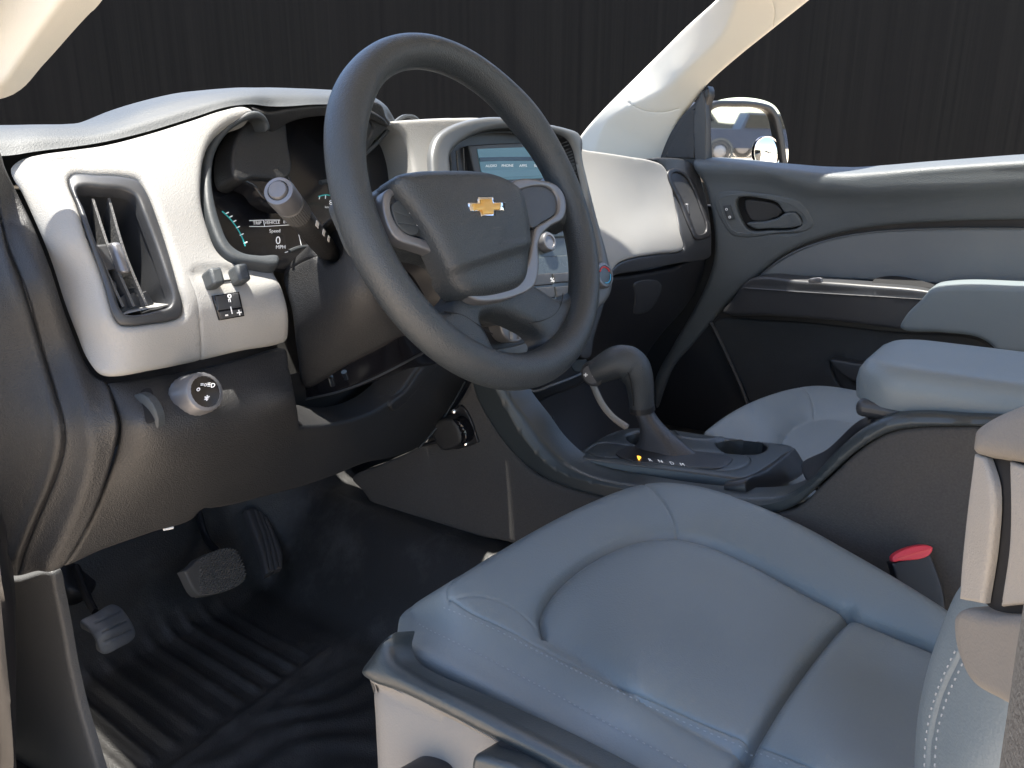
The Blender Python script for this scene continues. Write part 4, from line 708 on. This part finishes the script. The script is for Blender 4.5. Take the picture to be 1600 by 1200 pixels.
# ================================================================ driver seat
seat = thing('driver_seat', 'blue-grey vinyl driver seat in the foreground with contoured cushion and moulded side trim', 'car seat', (-.33, -.3, 0))
CU = Surf([(625, 960, dict(z=.275)), (700, 930, dict(z=.298)), (1000, 1060, dict(z=.29)), (1300, 1185, dict(z=.285)), (840, 830, dict(z=.288)), (1030, 758, dict(z=.290)), (1180, 790, dict(z=.300)), (1330, 862, dict(z=.300)), (1460, 940, dict(z=.295)), (1000, 870, dict(z=.278)), (1100, 950, dict(z=.268)), (1250, 1000, dict(z=.262)), (900, 980, dict(z=.276)), (1380, 1050, dict(z=.258)), (1200, 1180, dict(z=.268)), (1500, 1200, dict(z=.262)), (1050, 830, dict(z=.286)), (760, 880, dict(z=.296)), (640, 1010, dict(x=-.560)), (800, 1090, dict(x=-.548)), (1000, 1190, dict(x=-.545)), (1150, 1290, dict(x=-.545)), (640, 960, dict(z=.27)), (730, 1000, dict(x=-.53)), (1100, 1190, dict(x=-.52))], lam=.0)
inner = [(850, 985), (846, 955), (862, 920), (895, 885), (940, 855), (985, 836), (1020, 829), (1060, 829), (1110, 841), (1180, 873), (1250, 912), (1325, 951), (1400, 985), (1470, 1012)]
def cush(q):
    ins = np.array(inner+[(1600, 1060), (1600, 1400), (1330, 1300), (1190, 1195), (1000, 1090), (900, 1020)], float)
    m_ = inside(q, ins); d = sdist(q, ins)
    sub = np.where(m_, .0075*(1-np.exp(-d/16.)), .016*(1-np.exp(-d/28.)))-.009
    # front corner seam valley between insert and left bolster: softer
    cross = np.array([(1326, 953), (1270, 1020), (1210, 1100), (1155, 1190), (1120, 1260)], float)
    return sub-.007*np.exp(-(sdist(q, cross, False)/11)**2)
cushion = relief('cushion', [(622, 985), (628, 962), (645, 945), (690, 917), (760, 873), (850, 820), (920, 785), (985, 760), (1025, 753), (1060, 754), (1110, 763), (1180, 787), (1250, 818), (1330, 862), (1400, 902), (1470, 945), (1530, 985), (1700, 1100), (1700, 1380, 'c'), (1250, 1380, 'c'), (1120, 1290), (1010, 1225), (900, 1165), (780, 1098), (690, 1052), (640, 1024), (618, 1008)], CU, M['seat'], seat, edge=.010, thick=.10, step=7, fn=cush, skirt=(.01, .005, -.10), lines=[],
    grooves=[(inner, .0032, .0055), ([(1326, 953), (1270, 1020), (1210, 1100), (1155, 1190), (1120, 1260)], .0035, .006), ([(705, 945), (702, 925), (718, 905), (745, 887)], .0012, .0016), ([(706, 940), (735, 962), (800, 992), (900, 1038), (1000, 1080), (1100, 1125), (1230, 1180), (1330, 1225)], .0012, .0016), ([(1004, 757), (1025, 776), (1045, 800), (1060, 829)], .0014, .0016), ([(706, 941), (740, 938), (790, 950), (850, 984)], .0016, .0010)])
line('piping', [(648, 984), (700, 1006), (800, 1060), (900, 1112), (1000, 1165), (1100, 1222), (1200, 1280)], CU, .0016, M['seat'], cushion, off=.0005)
# double stitching
def stitches(name, pl, S, off, m, parent, ln=.0022, gap=.0035, r=.00045, cap=100000):
    q = S(cr(pl, 3, False)); L = np.concatenate([[0], np.cumsum(np.linalg.norm(np.diff(q, axis=0), axis=1))]); V = []; F = []; s = 0
    cam_n = None
    while s+ln < L[-1]:
        a = np.array([np.interp(s, L, q[:, i]) for i in range(3)]); b = np.array([np.interp(s+ln, L, q[:, i]) for i in range(3)])
        t = (b-a)/ln; vw = CAM-a; vw /= np.linalg.norm(vw); sd = np.cross(t, vw); sd /= np.linalg.norm(sd); nn = np.cross(sd, t); nn *= np.sign(nn@vw); o = a+nn*off; p = b+nn*off; k = len(V)
        V += [o-sd*r, o+sd*r, p+sd*r, p-sd*r, (o+p)/2+nn*r]; F += [(k, k+1, k+4), (k+1, k+2, k+4), (k+2, k+3, k+4), (k+3, k, k+4)]; s += ln+gap
    return mesh(name, V, F, m, parent)
CUf = lambda uv: Off(CU, .001)(uv)
class CushS:
    def __call__(s, uv): uv = np.atleast_2d(np.asarray(uv, float)); return CU(uv)+normals(CU, uv)*cush(uv)[:, None]
stitches('stitching', [(700, 952), (735, 972), (800, 1002), (900, 1048), (1000, 1090), (1100, 1135), (1230, 1190)], CushS(), .0008, M['thread'], cushion)
stitches('stitching', [(660, 985), (700, 1003), (800, 1055), (900, 1106), (1000, 1158), (1100, 1215)], CushS(), .0014, M['thread'], cushion)
VL = Surf([(560, 1100, dict(x=-.625)), (600, 1020, dict(x=-.60)), (700, 1100, dict(x=-.612)), (900, 1200, dict(x=-.61)), (600, 1200, dict(x=-.635)), (900, 1300, dict(x=-.62)), (1150, 1330, dict(x=-.605)), (800, 1130, dict(x=-.61))])
val = relief('side_trim', [(590, 1052), (570, 1050), (560, 1062), (556, 1085), (558, 1130), (562, 1200), (566, 1300, 'c'), (1200, 1400, 'c'), (1060, 1322), (900, 1220), (780, 1154), (700, 1112), (622, 1074)], VL, M['valance'], seat, edge=.016, thick=.08, step=8, skirt=(.02, 0, -.08),
   fn=lambda q: .010/(1+np.exp((q[:, 1]-np.interp(q[:, 0], [556, 570, 620, 700, 760, 800, 900, 1000, 1200], [1068, 1064, 1085, 1125, 1160, 1182, 1235, 1290, 1400]))/2.5))*0 - .012/(1+np.exp(-(q[:, 1]-np.interp(q[:, 0], [556, 570, 620, 700, 760, 800, 900, 1000, 1200], [1060, 1066, 1086, 1126, 1160, 1182, 1235, 1290, 1400]))/2.2)))
relief('top_rail', [(614, 988), (598, 998), (578, 1024), (562, 1052), (572, 1062), (622, 1082), (700, 1120), (780, 1162), (900, 1228), (1060, 1330, 'c'), (1200, 1360, 'c'), (1010, 1245), (900, 1183), (780, 1121), (700, 1080), (650, 1054), (618, 1030), (610, 1010)], Off(VL, .004), M['console'], val, edge=.010, thick=.03, step=7)
hl = relief('recline_lever', [(766, 1166), (800, 1170), (835, 1182), (900, 1225), (930, 1260, 'c'), (860, 1260, 'c'), (764, 1196)], Off(VL, .022), M['console'], seat, edge=.005, thick=.03, step=8)
relief('lever_recess', [(780, 1158), (800, 1156), (860, 1185), (920, 1230), (880, 1240), (800, 1180)], Off(VL, .002), M['void'], seat, edge=0, thick=.003, step=12)
relief('height_knob', [(630, 1200), (645, 1190), (665, 1192), (690, 1205), (700, 1240), (630, 1240)], Off(VL, .018), M['black'], seat, edge=.004, thick=.03, step=8)
# backrest bolster
BR = Surf([(1420, 1190, dict(x=-.50)), (1450, 990, dict(x=-.485)), (1510, 850, dict(x=-.48)), (1560, 1100, dict(x=-.545)), (1500, 1200, dict(x=-.54)), (1600, 850, dict(x=-.55)), (1600, 700, dict(x=-.56)), (1700, 1000, dict(x=-.56)), (1700, 700, dict(x=-.53)), (1760, 300, dict(x=-.50)), (1950, 100, dict(x=-.44)), (1950, 1200, dict(x=-.50)), (1900, 700, dict(x=-.48))])
back = relief('backrest', [(1418, 1320, 'c'), (1415, 1200), (1420, 1120), (1436, 1040), (1456, 980), (1480, 922), (1510, 880), (1550, 800), (1604, 700), (1650, 560), (1690, 380), (1730, 200), (1790, 90), (1900, 60), (2000, 120, 'c'), (2000, 1320, 'c')], BR, M['seat'], seat, edge=.010, thick=.10, step=8, skirt=(.015, -.10, 0), grooves=[([(1450, 1200), (1454, 1150), (1468, 1090), (1490, 1040), (1516, 990)], .0014, .0018)])
stitches('stitching', [(1460, 1210), (1464, 1150), (1478, 1095), (1500, 1045), (1522, 1000)], BR, .001, M['thread'], back)
stitches('stitching', [(1444, 1210), (1447, 1150), (1461, 1088), (1484, 1034), (1508, 988)], BR, .001, M['thread'], back)

# ================================================================ passenger seat
ps = thing('passenger_seat', 'smaller grey passenger seat cushion seen beyond the console', 'car seat', (.36, -.3, 0))
PC = Surf([(1105, 677, dict(z=.275)), (1250, 608, dict(z=.288)), (1345, 616, dict(z=.29)), (1230, 695, dict(z=.266)), (1290, 720, dict(z=.262)), (1150, 690, dict(z=.268)), (1300, 680, dict(z=.270)), (1400, 660, dict(z=.27)), (1500, 650, dict(z=.28)), (1180, 655, dict(z=.287))])
pin = [(1200, 770), (1208, 730), (1218, 700), (1226, 684), (1240, 668), (1262, 656), (1290, 652), (1320, 655), (1350, 664), (1420, 690)]
def pfn(q):
    ins = np.array(pin+[(1480, 720), (1400, 800), (1240, 760)], float); m_ = inside(q, ins); d = sdist(q, ins)
    return np.where(m_, .003*(1-np.exp(-d/6)), .014*(1-np.exp(-d/14.)))-.004
pcu = relief('cushion', [(1098, 682), (1112, 668), (1150, 643), (1195, 622), (1240, 609), (1280, 605), (1330, 611), (1400, 628), (1500, 660), (1600, 700, 'c'), (1500, 800, 'c'), (1280, 790), (1200, 740), (1130, 700)], PC, M['seat'], ps, edge=.010, thick=.14, step=6, fn=pfn, lines=[pin], skirt=(0, .0, -.14), grooves=[([(1248, 610), (1262, 622), (1268, 636), (1272, 652)], .0014, .0016)])

# ================================================================ seat belt, buckle, connector
M['belt'] = mat('belt_webbing', (.26, .24, .215), .8, bump=.5, bscale=900, kind='noise')  # grey webbing with the warm ground bounce mixed into its colour
sb = thing('seat_belt', 'grey seat belt webbing, warm ground light painted into its colour, with its guide hanging beside the driver backrest', 'seat belt', P(1530, 800, x=-.60))
B1 = Surf([(1510, 700, dict(x=-.600)), (1600, 620, dict(x=-.62)), (1500, 930, dict(x=-.60)), (1590, 930, dict(x=-.64)), (1700, 700, dict(x=-.68))])
relief('upper_guide', [(1512, 668), (1530, 652), (1560, 636), (1610, 618), (1700, 590, 'c'), (1700, 760, 'c'), (1580, 720), (1540, 714), (1508, 706), (1508, 686)], B1, M['valance'], sb, edge=.008, thick=.03, step=7)
relief('webbing', [(1506, 706, 'c'), (1522, 712, 'c'), (1534, 760), (1532, 860), (1520, 945, 'c'), (1484, 938, 'c'), (1486, 900), (1495, 800)], Off(B1, -.004), M['belt'], sb, edge=.002, thick=.004, step=8)
relief('webbing', [(1552, 716, 'c'), (1620, 740, 'c'), (1620, 940, 'c'), (1540, 950, 'c'), (1552, 860)], Off(B1, -.006), M['belt'], sb, edge=.002, thick=.004, step=8)
relief('slot', [(1515, 705), (1600, 705), (1600, 950), (1515, 950)], Off(B1, -.009), M['void'], sb, edge=0, thick=.001, step=30)
relief('belt_stop', [(1478, 962), (1490, 952), (1530, 960), (1600, 970), (1590, 1110), (1540, 1090), (1505, 1068), (1485, 1030), (1476, 990)], Off(B1, -.002), M['valance'], sb, edge=.006, thick=.03, step=8)
bk_ = thing('belt_buckle', 'black seat belt buckle with red release button beside the driver seat', 'buckle', P(1430, 880, x=-.17))
BK = Plane(P(1430, 870, x=-.17), (-.85, -.35, .4))
relief('buckle_body', [(1393, 880, 'c'), (1452, 858, 'c'), (1475, 925), (1480, 980, 'c'), (1420, 980, 'c')], BK, M['black'], bk_, edge=.003, thick=.02, step=8)
M['redplastic'] = mat('red_button', (.50, .03, .05), .45, var=.05)
relief('release_button', [(1394, 872), (1402, 864), (1450, 852), (1458, 856), (1452, 868), (1405, 877), (1395, 878)], BK.off(.004), M['redplastic'], bk_, edge=.002, thick=.012, step=5, grooves=[([(1402, 872), (1452, 858)], .0012, -.0008)])
ob = thing('wiring_connector', 'black wiring connector box screwed to the side of the centre console', 'connector', P(715, 665, x=-.16))
OS = Off(SD, .004)
relief('base_plate', [(684, 652, 'c'), (722, 632, 'c'), (730, 640), (750, 690, 'c'), (735, 696), (706, 700)], OS, M['black'], ob, edge=.001, thick=.004, step=7)
relief('box_cover', [(688, 662), (692, 654), (716, 646), (726, 650), (738, 680), (734, 687), (708, 697), (702, 694)], Off(OS, .022), M['dark'], ob, edge=.006, thick=.024, step=5)
relief('plug_face', [(722, 648), (732, 652), (744, 680), (738, 688), (730, 672)], Off(OS, .020), M['gloss'], ob, edge=.002, thick=.02, step=5, grooves=[([(728, 660), (734, 658)], .001, .002), ([(732, 670), (739, 667)], .001, .002)])
for u_, v_ in ((713, 641), (731, 691)): lathe('screw_head', [(.0042, 0), (.0042, .002), (.003, .004), (0, .0045)], Off(OS, .001)([[u_, v_]])[0], (-.9, -.3, .2), M['chrome'], ob, 16)
tube('cable', [P(694, 686, x=-.165), P(672, 693, x=-.17), P(650, 697, x=-.17)], .0032, M['black'], ob, 8, 5)

# ================================================================ floor, walls of the footwell, pedals
V = []; F = []; xs = np.linspace(-.80, -.10, 180); ys = np.linspace(-.75, .78, 260)
def sm(a, b, x): t = np.clip((x-a)/(b-a), 0, 1); return t*t*(3-2*t)
def floorz(x, y):
    z = .135*sm(-.33, -.17, x)+.42*sm(.50, .78, y)*1.0+.06*sm(-.70, -.79, x)*0
    rib = sm(.29, .315, y)*(1-sm(.50, .56, y))*sm(-.69, -.67, x)*(1-sm(-.40, -.38, x))
    z += .0052*rib*(.7+.3*math.sin(x*37))*np.clip(math.cos((x+.70)*2*math.pi/.031)*1.3-.1, -.25, 1)
    z += .004*math.exp(-((y-.283-.10*(x+.5))/.006)**2)*(1-sm(-.38, -.34, x))
    pad = (1-sm(.245, .265, y+.0))*sm(.0, .03, y)*sm(-.66, -.64, x)*(1-sm(-.38, -.35, x))
    z += .0018*pad*math.cos((x*.55+y*.85+.012*math.sin(x*40)+.01*math.sin(y*31))*2*math.pi/.052)
    z += .0016*math.sin(x*23+y*11)*math.sin(y*17-x*9)
    return z
for y in ys:
    for x in xs: V.append((x, y, floorz(x, y)))
n_ = len(xs); F = [(i*n_+j, i*n_+j+1, (i+1)*n_+j+1, (i+1)*n_+j) for i in range(len(ys)-1) for j in range(n_-1)]
fl = mesh('floor', V, F, M['floor'], None); fl['kind'] = 'structure'
box('floor', (-.12, -.9, -.02), (.80, .78, .05), M['floor'], None, 'structure')
box('wall_front', (-.82, .74, -.1), (.82, .77, .66), M['floor'], None, 'structure')
box('wall_rear', (-.70, -2.0, 0), (.75, -1.95, .75), M['dark'], None, 'structure')
box('wall_right', (.76, -2.0, -.05), (.80, .45, .60), M['dark'], None, 'structure')
box('blocking_wall_left', (-.86, .22, -.1), (-.80, .78, .66), M['dark'], None, 'structure')  # added at the door hinge side to keep ground light out of the footwell
kick = relief('kick_panel', [(-40, 900, 'c'), (22, 906), (78, 896), (88, 930), (97, 975), (108, 1040), (124, 1110), (145, 1180), (170, 1260, 'c'), (-40, 1260, 'c')], Surf([(22, 905, dict(x=-.74)), (80, 896, dict(x=-.725)), (97, 975, dict(x=-.72)), (145, 1180, dict(x=-.715)), (0, 1200, dict(x=-.74))]), M['grey'], None, edge=.004, thick=.010, step=10)
tag(kick, 'dark grey kick panel at the left side of the driver footwell', 'trim panel')
SL = Surf([(0, 850, dict(x=-.80)), (20, 1200, dict(x=-.80)), (35, 1200, dict(x=-.79)), (10, 900, dict(x=-.80)), (-100, 1000, dict(x=-.84)), (-60, 200, dict(x=-.81)), (-150, 150, dict(x=-.84))])
ws = relief('door_seal', [(-160, 120, 'c'), (-70, 150), (-40, 450), (-10, 780), (4, 840), (12, 880), (20, 940), (26, 1020), (30, 1120), (34, 1260, 'c'), (-120, 1260, 'c')], SL, M['black'], None, edge=.008, thick=.03, step=8, fn=lambda q: .008*np.exp(-((q[:, 0]-np.interp(q[:, 1], [800, 900, 1000, 1200], [-8, 4, 10, 14]))/6)**2))
tag(ws, 'black rubber door seal running down beside the driver footwell', 'door seal')
BS = Surf([(1600, 700, dict(x=-.74)), (1530, 1200, dict(x=-.74)), (1560, 950, dict(x=-.735)), (1620, 1000, dict(x=-.765)), (1760, 900, dict(x=-.80)), (1640, 200, dict(x=-.74)), (1780, 0, dict(x=-.80))])
bp_ = relief('door_seal', [(1680, 0), (1650, 250), (1622, 480), (1603, 640), (1597, 720), (1584, 800), (1568, 900), (1552, 1000), (1538, 1100), (1524, 1200), (1516, 1290, 'c'), (1700, 1290, 'c'), (1740, 1000), (1790, 500), (1810, 0, 'c')], BS, M['carpet'], None, edge=.012, thick=.05, step=9)
tag(bp_, 'fuzzy dark door seal on the pillar at the lower right edge', 'door seal')
def pedal(name, label, loop, S, m, arm, fn=None, grooves=(), edge=.004, group=None, step=4):
    t = thing(name, label, 'pedal', S(np.array([p[:2] for p in loop], float).mean(0))[0], group); pd = relief('pad', loop, S, m, t, edge=edge, thick=.014, step=step, fn=fn, grooves=grooves)
    tube('arm', arm, [.008, .009, .010], M['black'], t, 10, 5, squash=(.6, 1)); return t
PB = Surf([(310, 870, dict(y=.475)), (385, 905, dict(y=.47)), (335, 930, dict(y=.45)), (360, 865, dict(y=.49))])
M['rubber'] = mat('pedal_rubber', (.045, .043, .045), .6, var=.2)
M['rubber2'] = mat('brake_pad_rubber', (.10, .092, .085), .6, var=.2)
M['worn'] = mat('worn_pedal_rubber', (.085, .088, .095), .5, var=.3, vscale=60, dust=.4)
def dots(q):
    a = (q-[350, 895])@np.array([.95, -.28])/5.6; b = (q-[350, 895])@np.array([.2, .98])/5.6
    return .0042*np.maximum(0, np.cos(a*math.pi*2)*np.cos(b*math.pi*2))*(q[:, 0] > 312)
pb = pedal('brake_pedal', 'brake pedal with a square rubber pad covered in small studs', [(288, 892, 'c'), (300, 884), (312, 872), (365, 857), (374, 868), (384, 900), (380, 909), (325, 930), (312, 930)], PB, M['rubber2'], [P(345, 868, y=.49), P(322, 840, y=.56), P(310, 800, y=.60)], fn=dots, step=1.3, edge=.003)
PG = Surf([(392, 800, dict(y=.56)), (415, 897, dict(y=.47)), (441, 886, dict(y=.47)), (425, 800, dict(y=.56))])
pedal('accelerator_pedal', 'long black accelerator pedal with lengthwise grooves right of the brake', [(385, 795, 'c'), (400, 793), (416, 805), (430, 830), (442, 862), (442, 886, 'c'), (416, 897, 'c'), (408, 860), (396, 825)], PG, M['rubber'], [P(420, 830, y=.55), P(400, 790, y=.60), P(380, 760, y=.64)], grooves=[([(398, 800), (412, 840), (422, 890)], .0012, .002), ([(406, 800), (420, 840), (430, 888)], .0012, .002), ([(414, 808), (428, 845), (437, 884)], .0012, .002)])
PK = Surf([(128, 972, dict(y=.415)), (178, 942, dict(y=.43)), (214, 990, dict(y=.40)), (165, 1022, dict(y=.385)), (170, 980, dict(y=.39))])
pedal('parking_brake_pedal', 'worn grey parking brake pedal on the far left of the footwell', [(125, 970), (150, 955), (176, 942), (188, 946), (202, 962), (214, 990), (211, 998), (190, 1012), (165, 1023), (158, 1020), (148, 1000), (136, 982)], PK, M['worn'], [P(150, 960, y=.44), P(135, 930, y=.50), P(120, 890, y=.56)], grooves=[([(150, 972), (186, 955)], .0016, .002), ([(160, 988), (196, 970)], .0016, .002), ([(166, 1003), (204, 984)], .0016, .002)])
relief('footrest_bulge', [(95, 880), (150, 860), (160, 900), (140, 930), (110, 920)], Surf([(95, 880, dict(y=.6)), (160, 900, dict(y=.6)), (110, 930, dict(y=.56))]), M['black'], dash, edge=.01, thick=.03, step=8)

# ================================================================ roof above the view (shades the seats)
roof = thing('cab_roof', 'cab roof and rails above the seats', 'roof', (0, -.8, 1.15))
hd = [(-.735, .14), (-.6, .185), (-.4, .225), (-.15, .245), (.15, .245), (.40, .225), (.62, .17), (.62, -1.95), (-.735, -1.95)]
nh = len(hd); mesh('roof_panel', [(x, y, 1.14) for x, y in hd]+[(x, y, 1.18) for x, y in hd], [tuple(range(nh)), tuple(range(2*nh-1, nh-1, -1))]+[(i, (i+1) % nh, nh+(i+1) % nh, nh+i) for i in range(nh)], M['headliner'], roof, False)
tube('rail', [(-.78, .20, .76), (-.765, .13, .84), (-.75, .11, 1.0), (-.735, .12, 1.16), (-.73, -.6, 1.17), (-.73, -1.9, 1.1)], .03, M['headliner'], roof, 10, 5)
tube('rail', [(.59, .08, 1.15), (.59, -.1, 1.16), (.59, -.8, 1.17), (.60, -1.9, 1.1)], .03, M['headliner'], roof, 10, 5)
# ================================================================ parked trucks behind, seen only in the wing mirror
def lot_truck(name, label, u, col, Y, s=1, rev=1):
    r = mi_c+mout/abs(mout[1])*Y; rt = np.cross(mout, (0, 0, 1)); # reflected view centre at that distance
    x0 = mi_c[0]+mout[0]/abs(mout[1])*Y-(u-1168)/1200*(Y+2.2); y0 = mi_c[1]-Y; gz = -.615
    t = thing(name, label, 'pickup truck', (x0, y0, gz), 'trucks parked behind, seen in the mirror')
    pm = mat(name+'_paint', col, .6, var=0)
    prof = [(-2.9, .55), (-2.9, 1.15), (-1.2, 1.22), (-.9, 1.25), (-.4, 1.85), (1.0, 1.88), (1.25, 1.25), (2.9, 1.25), (2.95, .55)]
    if rev < 0: prof = [(-x, z) for x, z in prof][::-1]
    V = [(x0+x*s, y0+dy, gz+z*s) for dy in (-.9, .9) for x, z in prof]; n = len(prof)
    F = [tuple(range(n)), tuple(range(2*n-1, n-1, -1))]+[(i, (i+1) % n, n+(i+1) % n, n+i) for i in range(n)]
    mesh('body', V, F, pm, t, False)
    gl_ = [(-.75, 1.3), (-.32, 1.78), (.95, 1.80), (1.1, 1.3)]
    mesh('window', [(x0+x*s*rev, y0+.91, gz+z*s) for x, z in gl_], [(0, 1, 2, 3)], M['gloss'], t, False)
    for wx in (-1.9, 1.95):
        c = (x0+wx*s*rev, y0+.78, gz+.40*s); wl = lathe('wheel', [(0, .0), (.40*s, .0), (.40*s, .16), (.27*s, .17), (.26*s, .13)], c, (0, 1, 0), M['black'], t, 28)
        lathe('rim', [(.26*s, .14), (.20*s, .17), (.05, .16), (0, .16)], c, (0, 1, 0), M['silverp'], wl, 10)
        lathe('wheel_arch', [(.43*s, .10), (.43*s, .15), (.52*s, .15), (.52*s, .10)], c, (0, 1, 0), M['pad'], t, 28)
    box('tail_lamp', (x0+2.72*s*rev-.14, y0+.86, gz+.85*s), (x0+2.72*s*rev+.14, y0+.93, gz+1.22*s), M['redplastic'], t)
    return t
lot_truck('parked_pickup', 'dark blue pickup with its wheel showing, mirrored nearest in the wing mirror glass', 1140, (.006, .014, .035), 31, 1.0, -1)
lot_truck('parked_pickup', 'dark grey pickup farther back behind the blue one, seen in the wing mirror glass', 1250, (.018, .022, .022), 36, 1.2, -1)
